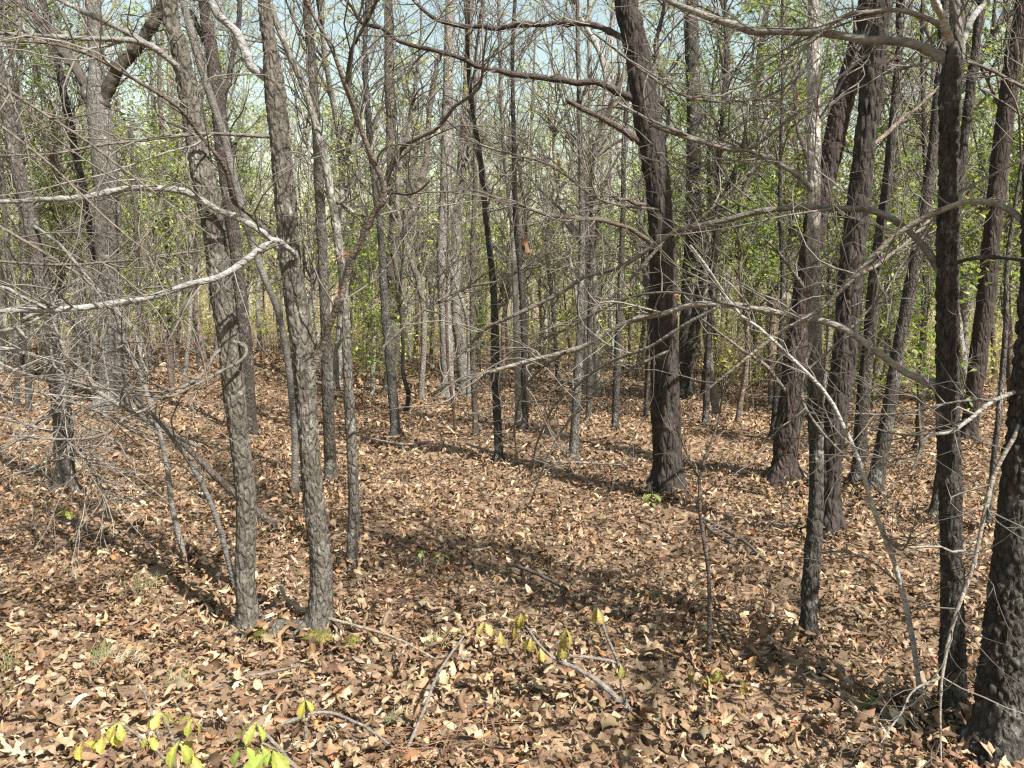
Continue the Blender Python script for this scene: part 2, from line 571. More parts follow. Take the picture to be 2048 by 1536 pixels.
def build_tree(name, label, stems, base, d, bark='rough', color=GREY, height=9.0, res='mid', branches=(), twigs=120,
               twig_len=(0.3, 0.9), twig_r=0.0035, sub=1.5, twig_color=TWIGC, group=None, cat='tree', fade=None, lean=0.0,
               crown_up=True, flare=1.6, twig_t=(0.25, 1.0), min_d=1.9):
    """stems: list of [(px,py,width_px)...] from the ground up; the tree continues above the frame to `height`"""
    g = ground_at(*base) if d is None else None
    if g is None:
        g = PX(base[0], base[1], d); g[2] = terrain(g[0], g[1])
    d = g[1]
    FEET.extend([(*PX(st[0][0], st[0][1], d)[:2], st[0][2] * d / F / 2) for st in stems])
    root = thing(name, label, cat, tuple(g), group)
    twig_parents = []; tp_r = []
    first = True
    for st in stems:
        pts = []
        for i, (px, py, w) in enumerate(st):
            dd = d + lean * (i / max(1, len(st) - 1))
            p = PX(px, py, dd)
            pts.append([*p, 0.5 * w * dd / F])
        pts = np.array(pts)
        gz = terrain(pts[0, 0], pts[0, 1])
        if abs(pts[0, 2] - gz) < 0.6:
            pts[0, 2] = gz - 0.04
            pts = np.vstack([pts[0], pts[0] + (pts[1] - pts[0]) * min(0.5, 0.12 / max(0.05, np.linalg.norm(pts[1, :3] - pts[0, :3]))), pts[1:]])
            pts[1, 3] = 0.6 * pts[0, 3] + 0.4 * pts[2, 3]; pts[0, 3] *= flare
        top = pts[-1]
        if height > top[2] + 0.3:                                   # the stem above the frame
            dr = nrm(pts[-1, :3] - pts[-2, :3]); dr = nrm(dr + np.array([0, 0, 0.6])); dr[0] += rng.normal(0, 0.05)
            L = (height - top[2]) / max(dr[2], 0.3)
            for u in (0.33, 0.66, 1.0):
                q = top[:3] + dr * L * u + rng.normal(0, 0.06, 3) * (1, 1, 0)
                pts = np.vstack([pts, [*q, max(0.008, top[3] * (1 - 0.85 * u))]])
        fine = resample(pts, 60)
        if res == 'near':
            sides, step, amp, cell, sc = 60, 0.011, 0.0075, 0.017, 2.3
        elif res == 'furrow':
            sides, step, amp, cell, sc = 104, 0.008, 0.014, 0.024, 2.0
        elif res == 'pine':
            sides, step, amp, cell, sc = 52, 0.022, 0.017, 0.045, 2.6
        elif res == 'mid':
            sides, step, amp, cell, sc = 18, 0.045, 0.007, 0.03, 2.4
        else:
            sides, step, amp, cell, sc = 10, 0.08, 0.002, 0.05, 2.0
        if bark == 'smooth': amp *= 0.25
        vis = fine[:, 2] < 5.5 if res in ('near', 'pine', 'furrow') else fine[:, 2] < 99
        lowp = fine[vis]
        v, f, P, R, loc = displaced_trunk(lowp[:, :3], lowp[:, 3], sides, step, bark, amp, cell, sc, int(rng.integers(1, 9999)), 0.22)
        colr = np.ones((len(v), 3))
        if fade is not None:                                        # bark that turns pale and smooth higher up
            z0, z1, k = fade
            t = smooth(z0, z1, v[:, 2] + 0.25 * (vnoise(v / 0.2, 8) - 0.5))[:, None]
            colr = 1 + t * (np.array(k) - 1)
        bt = Batch(); bt.add(v, f, colr)
        if vis.sum() < 60:
            hp = fine[max(0, vis.sum() - 1):]
            v2, f2, _ = tubes(hp[None, :, :3], hp[None, :, 3], 16)
            bt.add(v2, f2, colr[-1])
        me = bt.mesh('trunk', BARK[bark], True, g)
        link('trunk', me, root, None, color)
        up = fine[fine[:, 2] > max(1.2, fine[-1, 2] * 0.25)]
        if len(up) < 12: up = fine[20:]
        up = resample(up, 24)
        twig_parents.append(up[:, :3]); tp_r.append(up[:, 3])
        first = False
    for br in branches:
        pts_px, d1 = br[0], br[1]
        bc = br[2] if len(br) > 2 else twig_color
        pts = []
        k = len(pts_px)
        for i, (px, py, w) in enumerate(pts_px):
            t = i / (k - 1)
            dd = max(min_d, d + d1 * t ** 1.2)
            pts.append([*PX(px, py, dd), 0.5 * w * dd / F])
        q = resample(np.array(pts), 70)
        ln = np.linalg.norm(np.diff(q[:, :3], axis=0), axis=1).sum()
        kk = max(6, int(ln / 0.13)); kpos = np.linspace(0, 69, kk)
        kj = rng.normal(0, 1, (kk, 3)) * np.minimum(0.012, 0.45 * q[:, 3].mean() + 0.002); kj[0] = 0
        q[:, :3] += np.stack([np.interp(np.arange(70), kpos, kj[:, c]) for c in range(3)], 1)
        kn = 1 + 0.3 * (vnoise(q[:, :3] / 0.05, 3) - 0.5) + 0.35 * (rng.random(70) < 0.08)
        kn[-1] = 0.05; q[-1, :3] = q[-2, :3] + (q[-1, :3] - q[-2, :3]) * 0.25
        v, f, _ = tubes(q[None, :, :3], (q[:, 3] * kn)[None], 10)
        me = make_mesh('branch', v - g, f, None, True, M_SMOOTH)
        link('branch', me, root, None, bc)
        qq = resample(q, 24)
        twig_parents += [qq[:, :3]] * 3; tp_r += [qq[:, 3]] * 3
    if twigs:
        PP = np.stack(twig_parents); PR = np.stack(tp_r)
        a, ar = grow(PP, PR, twigs, twig_len, k=8, up=0.25, wig=0.16, bend=0.95, r0=twig_r * 1.6, t=(0.1, 1.0))
        b, brd = grow(a, ar, int(twigs * sub), (twig_len[0] * 0.4, twig_len[1] * 0.5), k=5, up=0.12, wig=0.18, bend=0.9, r0=twig_r * 0.85)
        cset = Batch()
        for (pp, rr, sd) in ((a, ar, 3), (b, brd, 3)):
            ok = pp[:, :, 1].min(1) > min_d - 0.3
            if not ok.any(): continue
            v, f, _ = tubes(pp[ok], rr[ok], sd); cset.add(v, f, np.repeat(rng.uniform(0.65, 1.25, ok.sum()), pp.shape[1] * sd)[:, None])
        link('crown', cset.mesh('crown', M_TWIG, True, g), root, None, twig_color)
    return root, g


def offs(pts, dx=0, dy=0): return [(a + dx, b + dy, c) for a, b, c in pts]


# --- the twin-stemmed tree on the left
TWIN_D = float(ground_at(560, 1268)[1])
twin, twin_g = build_tree(
    'twin_stemmed_tree', 'grey twin-stemmed tree with rough bark and a mossy joined base', 
    [[(500, 1275, 62), (490, 1150, 41), (492, 1000, 39), (475, 850, 41), (462, 720, 45), (440, 560, 42), (425, 440, 44), (402, 330, 42), (380, 200, 37), (350, 60, 31), (338, 0, 30)],
     [(636, 1258, 66), (643, 1150, 43), (628, 1000, 41), (615, 850, 42), (608, 740, 42), (595, 620, 45), (583, 540, 41), (575, 450, 39), (562, 300, 39), (548, 170, 38), (540, 90, 27), (528, 0, 24)]],
    (560, 1268), TWIN_D, 'rough', (0.145, 0.13, 0.108), 8.5, 'near', [
        ([(585, 530, 15), (540, 480, 13), (490, 445, 12), (440, 418, 12), (395, 395, 12), (350, 380, 13), (280, 378, 12), (190, 388, 11), (100, 398, 10), (0, 405, 9), (-120, 420, 6)], -0.35, WHITE),
        ([(592, 545, 14), (594, 515, 11), (578, 495, 11), (550, 477, 12), (520, 495, 13), (480, 525, 13), (440, 548, 13), (370, 575, 13), (300, 595, 14), (200, 612, 13), (110, 620, 13), (0, 621, 11), (-120, 640, 7)], -0.9, WHITE),
        ([(550, 477, 9), (490, 425, 8), (465, 395, 8), (450, 335, 8), (400, 270, 7), (355, 215, 7), (260, 150, 6), (130, 90, 5), (0, 75, 4), (-80, 70, 3)], -1.0, BROWN),
        ([(372, 150, 15), (345, 125, 13), (300, 92, 12), (250, 80, 10), (150, 78, 9), (60, 75, 8), (0, 68, 7), (-90, 60, 5)], -0.5, PALE),
        ([(300, 92, 11), (250, 66, 10), (200, 38, 9), (125, 0, 9), (40, -60, 7)], 0.3, PALE),
        ([(620, 752, 16), (640, 695, 14), (670, 620, 14), (700, 530, 13), (730, 450, 13), (762, 388, 14), (735, 300, 11), (705, 210, 10), (690, 168, 10), (660, 100, 8), (610, 0, 7), (590, -60, 5)], -0.7, (0.15, 0.125, 0.105)),
        ([(762, 388, 11), (800, 310, 9), (830, 280, 8), (890, 240, 7), (950, 180, 6), (970, 130, 5), (975, 40, 3)], -0.8, (0.15, 0.125, 0.105)),
        ([(692, 168, 8), (700, 100, 7), (735, 40, 6), (760, -20, 5)], -0.75, BROWN),
        ([(762, 388, 6), (800, 388, 5), (835, 383, 4), (865, 360, 3)], -0.6, BROWN),
        ([(548, 165, 20), (512, 120, 18), (470, 60, 16), (420, 0, 15), (380, -60, 12)], 0.2, WHITE),
        ([(560, 275, 9), (500, 273, 7), (410, 270, 7), (330, 275, 6), (240, 285, 5), (150, 298, 5), (60, 310, 4), (-40, 310, 3)], -0.4, TWIGC),
        ([(462, 690, 9), (435, 705, 7), (410, 745, 7), (370, 770, 6), (328, 785, 6), (307, 812, 6), (251, 836, 6), (219, 860, 6), (171, 874, 5), (68, 877, 4), (-40, 868, 3)], -0.8, TWIGC),
        ([(468, 682, 9), (492, 697, 7), (487, 720, 6), (444, 744, 6), (393, 771, 5), (342, 792, 5), (273, 788, 5), (191, 775, 4), (113, 751, 4), (0, 723, 3)], -0.6, TWIGC),
    ], 210, (0.3, 1.1), 0.0032, 2.0)

# the joined root between the two stems
jr = resample(np.array([[*PX(500, 1262, TWIN_D), 0.05], [*(PX(560, 1268, TWIN_D - 0.04)), 0.055], [*PX(640, 1256, TWIN_D), 0.055]]), 30)
jr[:, 2] = terrain(jr[:, 0], jr[:, 1]) + 0.025
v, f, P, R, loc = displaced_trunk(jr[:, :3], jr[:, 3], 40, 0.01, 'rough', 0.01, 0.03, 1.2, 77)
link('root', make_mesh('root', v - twin_g, f, None, True, M_ROUGH), twin, None, (0.16, 0.145, 0.12))

# --- big dark pine in the middle right
PINE_B = (1335, 988)
build_tree('pine_tree', 'thick dark pine trunk with scaly bark standing right of the centre',
           [[(1337, 990, 66), (1332, 850, 58), (1329, 700, 55), (1326, 600, 53), (1325, 500, 52), (1318, 400, 49), (1305, 300, 50), (1290, 210, 51), (1275, 120, 45), (1262, 40, 43), (1252, -40, 42)]],
           PINE_B, None, 'pine', PINEC, 14, 'pine', [
               ([(1275, 200, 16), (1255, 193, 14), (1200, 170, 13), (1110, 155, 12), (1020, 145, 11), (960, 135, 11), (920, 115, 9), (830, 90, 8), (740, 50, 7), (700, 10, 6), (650, -50, 4)], -0.6, (0.075, 0.06, 0.052)),
               ([(1265, 85, 13), (1245, 75, 12), (1190, 52, 10), (1130, 42, 10), (1060, 50, 10), (960, 56, 9), (880, 42, 8), (835, 10, 6), (800, -40, 4)], 0.5, (0.075, 0.06, 0.052)),
               ([(1285, 290, 13), (1265, 275, 12), (1230, 255, 11), (1180, 225, 10), (1128, 198, 10)], -0.3, (0.1, 0.08, 0.068)),
               ([(1325, 520, 12), (1308, 500, 11), (1290, 475, 10), (1250, 455, 9), (1200, 440, 8), (1150, 437, 8), (1080, 425, 6), (1000, 395, 5), (930, 375, 4)], -1.2, (0.12, 0.098, 0.08)),
               ([(1290, 215, 12), (1297, 180, 10), (1306, 120, 9), (1325, 30, 7), (1335, -40, 6)], 0.3, (0.1, 0.08, 0.07)),
               ([(1300, 412, 9), (1262, 405, 7), (1225, 396, 7)], -0.3, (0.12, 0.09, 0.08)),
               ([(1310, 500, 6), (1360, 470, 6), (1420, 420, 5), (1500, 340, 4)], -0.4, (0.2, 0.16, 0.13)),
           ], 130, (0.4, 1.3), 0.004, 2.0)

# --- two pines on the right
build_tree('pine_tree', 'reddish scaly pine trunk leaning right, behind the white-topped slender tree',
           [[(1566, 968, 56), (1572, 880, 49), (1583, 780, 44), (1593, 680, 42), (1612, 560, 40), (1640, 400, 40), (1665, 300, 40), (1692, 180, 39), (1725, 60, 40), (1740, -20, 38)]],
           (1566, 968), None, 'pine', (0.066, 0.05, 0.043), 14, 'pine', [
               ([(1585, 800, 10), (1540, 740, 8), (1470, 690, 6), (1400, 640, 4)], -0.5, (0.2, 0.17, 0.14)),
               ([(1640, 380, 9), (1610, 300, 8), (1590, 220, 6), (1600, 120, 5)], 0.3, (0.12, 0.09, 0.08))],
           80, (0.4, 1.2), 0.004, 2.0)
build_tree('pine_tree', 'dark pine trunk close behind the white-topped slender tree, leaning right towards the top',
           [[(1656, 1068, 52), (1662, 900, 46), (1690, 700, 46), (1700, 560, 46), (1715, 430, 44), (1725, 330, 41), (1740, 200, 39), (1755, 80, 38), (1768, -20, 37)]],
           (1656, 1068), None, 'pine', (0.058, 0.048, 0.042), 14, 'pine', [
               ([(1745, 150, 12), (1770, 130, 10), (1800, 115, 9)], 0.2, (0.1, 0.08, 0.07)),
               ([(1745, 290, 9), (1790, 250, 8), (1850, 200, 6), (1900, 150, 4)], 0.4, (0.2, 0.16, 0.13)),
               ([(1700, 560, 9), (1770, 520, 7), (1840, 460, 6), (1900, 400, 4)], 0.6, (0.18, 0.15, 0.12))],
           80, (0.4, 1.2), 0.004, 2.0)

# --- slender tree: dark furrowed foot, smooth pale top
build_tree('slender_tree', 'slender tree with dark rough foot and smooth pale grey upper trunk',
           [[(1617, 1288, 43), (1620, 1180, 34), (1632, 1000, 30), (1631, 800, 28), (1628, 600, 25), (1627, 450, 24), (1628, 300, 24), (1627, 150, 24), (1628, 0, 21), (1628, -60, 20)]],
           (1617, 1288), None, 'rough', (0.085, 0.077, 0.068), 8.5, 'near', [
               ([(1628, 385, 12), (1612, 366, 10), (1580, 340, 9), (1530, 315, 9), (1490, 298, 8), (1440, 290, 7), (1380, 275, 6), (1300, 240, 5), (1230, 200, 4)], -0.5, PALE),
               ([(1628, 250, 6), (1660, 210, 5), (1700, 130, 5), (1740, 50, 4), (1760, -30, 3)], -0.3, PALE),
               ([(1630, 620, 9), (1600, 560, 7), (1560, 510, 6), (1530, 480, 5)], -0.2, TWIGC),
               ([(1632, 640, 8), (1618, 700, 7), (1605, 760, 6), (1610, 810, 6), (1650, 870, 5), (1720, 940, 4), (1790, 1010, 3)], -0.4, TWIGC),
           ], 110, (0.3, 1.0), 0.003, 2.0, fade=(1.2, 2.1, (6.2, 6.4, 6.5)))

# --- tall tree near the right edge with sweeping limbs
build_tree('limbed_tree', 'tall dark tree near the right edge with long arching limbs',
           [[(1906, 1450, 64), (1905, 1250, 46), (1902, 1050, 42), (1897, 900, 40), (1895, 700, 40), (1895, 500, 38), (1897, 350, 34), (1900, 200, 37), (1905, 120, 35), (1913, 60, 24), (1910, 0, 20), (1905, -60, 18)]],
           (1906, 1450), None, 'rough', (0.07, 0.063, 0.055), 8, 'near', [
               ([(1903, 130, 22), (1870, 110, 17), (1800, 90, 16), (1740, 76, 15), (1640, 65, 15), (1560, 58, 14), (1500, 60, 14), (1450, 45, 13), (1390, 20, 12), (1340, 0, 11), (1280, -40, 9)], 0.5, (0.21, 0.197, 0.17)),
               ([(1908, 85, 16), (1880, 50, 12), (1840, 30, 10), (1790, 20, 9), (1740, 25, 8), (1690, 32, 8), (1640, 68, 7), (1580, 120, 6), (1540, 150, 5), (1460, 180, 4), (1370, 200, 3)], 0.25, (0.21, 0.185, 0.155)),
               ([(1890, 560, 16), (1850, 500, 14), (1800, 455, 13), (1750, 430, 13), (1690, 420, 12), (1630, 413, 12), (1560, 418, 12), (1480, 430, 12), (1400, 450, 11), (1340, 470, 10), (1240, 535, 9), (1165, 561, 8), (1033, 632, 7), (965, 665, 6), (900, 729, 5)], 1.0, (0.17, 0.15, 0.13)),
               ([(1890, 780, 20), (1860, 765, 16), (1800, 735, 15), (1730, 690, 14), (1660, 650, 13), (1600, 635, 13), (1500, 620, 12), (1440, 612, 12), (1380, 610, 12), (1330, 625, 11), (1270, 640, 10), (1200, 675, 10), (1130, 705, 9), (1000, 735, 8), (900, 765, 7), (860, 787, 5)], 0.9, (0.26, 0.235, 0.2)),
               ([(1912, 110, 18), (1940, 45, 13), (1975, 0, 11), (2010, -60, 9)], 0.2, (0.29, 0.285, 0.265)),
               ([(1905, 90, 15), (1888, 40, 13), (1868, 0, 12), (1850, -60, 10)], -0.2, (0.36, 0.34, 0.3)),
               ([(1895, 530, 8), (1960, 518, 8), (2048, 522, 7), (2150, 540, 5)], -0.5, DARK),
               ([(1130, 705, 6), (1080, 740, 5), (1040, 790, 5), (1030, 850, 4), (1040, 950, 3)], 0.9, TWIGC),
               ([(1440, 612, 6), (1300, 690, 6), (1200, 740, 5), (1120, 800, 5), (1075, 880, 4), (1060, 960, 3)], 1.0, TWIGC),
               ([(1500, 620, 6), (1430, 600, 5), (1350, 585, 5), (1250, 600, 4), (1150, 650, 3)], 0.7, TWIGC),
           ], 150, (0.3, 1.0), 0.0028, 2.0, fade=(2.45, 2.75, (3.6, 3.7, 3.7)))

# --- thick trunk at the right edge, and the arching limb that comes from it
build_tree('thick_tree', 'thick black deeply furrowed trunk cut off by the right edge',
           [[(1990, 1515, 118), (2000, 1400, 92), (2020, 1200, 78), (2040, 1000, 72), (2060, 800, 68), (2075, 600, 64), (2085, 400, 62), (2092, 200, 58), (2098, 0, 54)]],
           (1990, 1515), None, 'rough', (0.07, 0.063, 0.055), 8, 'furrow', [
               ([(2085, 520, 16), (2048, 452, 13), (2020, 422, 12), (1980, 406, 12), (1930, 405, 12), (1880, 425, 12), (1800, 470, 11), (1720, 540, 10), (1650, 610, 9), (1600, 640, 8), (1550, 670, 7), (1440, 760, 5), (1400, 790, 4)], 0.6, (0.24, 0.21, 0.175)),
               ([(2065, 770, 12), (2030, 783, 10), (1990, 800, 8), (1945, 835, 8), (1900, 860, 7), (1860, 872, 6), (1840, 905, 5), (1820, 940, 4)], -0.1, (0.28, 0.265, 0.24)),
               ([(2048, 780, 10), (2036, 850, 9), (1995, 945, 8), (1965, 1060, 8), (1948, 1120, 8), (1920, 1200, 8), (1892, 1290, 7), (1880, 1360, 6), (1878, 1440, 5), (1878, 1530, 4)], -0.25, (0.27, 0.24, 0.2)),
               ([(1990, 800, 6), (1930, 800, 5), (1860, 818, 5), (1780, 828, 4), (1700, 826, 3)], 0.1, TWIGC),
               ([(1955, 1100, 5), (1900, 1098, 4), (1830, 1092, 4)], -0.25, (0.28, 0.26, 0.225)),
               ([(1880, 1355, 5), (1830, 1380, 4), (1790, 1440, 4), (1760, 1490, 3)], -0.25, (0.22, 0.195, 0.17)),
           ], 110, (0.2, 0.7), 0.0022, 2.0)

# --- leaning white sapling on the right
build_tree('leaning_sapling', 'thin white-barked sapling leaning far left across the right foreground',
           [[(1843, 1425, 11), (1838, 1370, 10), (1820, 1250, 11), (1790, 1130, 11), (1760, 1050, 11), (1740, 1000, 10), (1720, 926, 9), (1684, 847, 9), (1649, 783, 8), (1563, 697, 7), (1520, 657, 6), (1473, 622, 6), (1420, 543, 5), (1380, 490, 4)]],
           (1843, 1425), None, 'smooth', (0.36, 0.35, 0.325), 0, 'low', [
               ([(1760, 1050, 5), (1800, 1100, 4), (1830, 1040, 3)], -0.1), ([(1800, 1170, 5), (1740, 1120, 4), (1660, 1100, 3)], 0.15)],
           40, (0.15, 0.6), 0.002, 1.5, flare=1.1)

# --- thin dark stem in the right foreground
build_tree('thin_sapling', 'thin crooked dark stem rising from leaves in the right foreground',
           [[(1416, 1335, 10), (1419, 1250, 9), (1418, 1160, 8), (1412, 1105, 9), (1400, 1030, 7), (1400, 950, 6), (1422, 885, 5), (1440, 830, 4), (1445, 760, 3)]],
           (1416, 1335), None, 'smooth', (0.10, 0.085, 0.075), 0, 'low', [
               ([(1404, 1040, 5), (1440, 1075, 4), (1480, 1090, 3)], 0.1, DARK), ([(1400, 960, 4), (1370, 900, 3), (1350, 850, 2)], 0.1, DARK)],
           24, (0.1, 0.4), 0.002, 1.0, twig_color=(0.16, 0.13, 0.11), flare=1.1)

# --- left-hand trees
build_tree('forked_tree', 'stout grey tree at the left forking into three limbs',
           [[(222, 815, 56), (224, 700, 46), (216, 600, 44), (214, 400, 44), (206, 300, 45), (197, 215, 44), (193, 140, 28), (190, 50, 26), (185, -20, 24)]],
           (222, 815), None, 'rough', (0.18, 0.17, 0.152), 13, 'mid', [
               ([(190, 230, 26), (165, 160, 20), (120, 92, 18), (75, 35, 17), (40, -10, 15)], 0.3, (0.09, 0.08, 0.07)),
               ([(196, 245, 18), (208, 195, 24), (234, 140, 24), (270, 98, 22), (305, 50, 22), (330, 0, 20), (345, -50, 18)], -0.3, (0.085, 0.075, 0.06))],
           140, (0.6, 1.8), 0.006, 2.2)
build_tree('dark_tree', 'slim black tree leaning left in front of the stout forked tree',
           [[(214, 800, 16), (208, 700, 15), (200, 600, 15), (186, 500, 14), (170, 400, 14), (150, 300, 14), (130, 200, 14), (110, 100, 13), (85, 0, 13), (75, -40, 13)]],
           (214, 800), None, 'rough', DARK, 9, 'mid', [], 70, (0.5, 1.4), 0.005, 2)
build_tree('rough_tree', 'dark rough trunk at the left edge rising from the brush, leaning left',
           [[(132, 990, 46), (126, 860, 37), (114, 740, 33), (90, 580, 29), (62, 450, 26), (34, 330, 24), (5, 170, 22), (-25, 0, 20)]],
           (132, 990), None, 'rough', (0.11, 0.097, 0.085), 9, 'mid', [
               ([(120, 800, 9), (150, 700, 8), (180, 600, 7), (215, 510, 6)], -0.4, PALE),
               ([(62, 450, 7), (110, 480, 6), (180, 560, 6), (260, 650, 5), (300, 750, 4)], -0.8, PALE)],
           130, (0.4, 1.3), 0.004, 2.2)
build_tree('black_tree', 'black-brown trunk directly behind the left stem of the twin-stemmed tree',
           [[(502, 866, 30), (492, 700, 25), (478, 560, 24), (465, 450, 25), (452, 350, 28), (441, 250, 28), (430, 150, 26), (415, 50, 24), (408, -20, 22)]],
           (502, 866), None, 'rough', (0.075, 0.062, 0.053), 10, 'mid', [
               ([(440, 225, 14), (452, 180, 13), (466, 120, 11), (476, 40, 10), (478, -40, 9)], 0.2, DARK), ([(430, 120, 10), (405, 70, 9), (380, 20, 8)], 0.2, DARK)],
           90, (0.5, 1.5), 0.005, 2)
build_tree('leaning_pole_tree', 'slender grey pole tree leaning left behind the twin-stemmed tree',
           [[(591, 988, 17), (588, 850, 14), (575, 720, 13), (555, 620, 13), (515, 520, 13), (478, 395, 15), (447, 270, 15), (400, 130, 14), (365, 0, 13), (350, -50, 12)]],
           (591, 988), None, 'smooth', (0.15, 0.14, 0.125), 8, 'mid', [], 60, (0.4, 1.2), 0.004, 2)
build_tree('grey_tree', 'grey-brown furrowed trunk just right of the twin-stemmed tree, straight',
           [[(662, 965, 28), (656, 800, 24), (651, 650, 21), (645, 500, 20), (640, 400, 19), (632, 250, 18), (622, 100, 17), (612, -20, 16)]],
           (662, 965), None, 'rough', (0.11, 0.098, 0.083), 10, 'mid', [], 80, (0.4, 1.4), 0.0045, 2)
build_tree('spotted_sapling', 'slender sapling with a white blotch, bending left above, beside the twin-stemmed tree',
           [[(702, 1132, 27), (708, 1000, 22), (701, 850, 21), (696, 750, 19), (690, 600, 17), (679, 500, 17), (664, 400, 16), (640, 280, 15), (606, 170, 14), (555, 50, 13), (530, -30, 12)]],
           (702, 1132), None, 'rough', (0.14, 0.128, 0.11), 7, 'mid', [
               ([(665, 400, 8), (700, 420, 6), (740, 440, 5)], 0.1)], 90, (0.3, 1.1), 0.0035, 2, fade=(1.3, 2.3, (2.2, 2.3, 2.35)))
build_tree('leaning_sapling', 'thin grey stem leaning left of the twin-stemmed tree, lighter one',
           [[(374, 1140, 12), (365, 1100, 11), (345, 1017, 11), (335, 940, 10), (320, 870, 9), (283, 757, 9), (252, 690, 8), (235, 640, 7), (205, 560, 6)]],
           (374, 1140), None, 'smooth', (0.2, 0.188, 0.168), 0, 'low', [], 30, (0.2, 0.7), 0.0025, 1.5, flare=1.1)
build_tree('leaning_sapling', 'thin dark stem arching into the foot of the twin-stemmed tree',
           [[(476, 1195, 12), (468, 1165, 11), (430, 1028, 11), (386, 935, 9), (340, 870, 8), (307, 832, 7), (250, 770, 5)]],
           (476, 1195), None, 'smooth', (0.13, 0.125, 0.115), 0, 'low', [], 20, (0.2, 0.6), 0.0025, 1.5, flare=1.1)
build_tree('fallen_pole', 'dead brown pole lying at a slant behind the twin-stemmed tree',
           [[(582, 1072, 16), (550, 1050, 15), (450, 970, 14), (370, 890, 12), (280, 810, 12), (225, 740, 11), (165, 670, 10), (120, 620, 8)]],
           (582, 1072), None, 'rough', (0.13, 0.107, 0.09), 0, 'mid', [], 40, (0.3, 1.0), 0.004, 1.5, flare=1.0, lean=0.6, cat='dead tree')

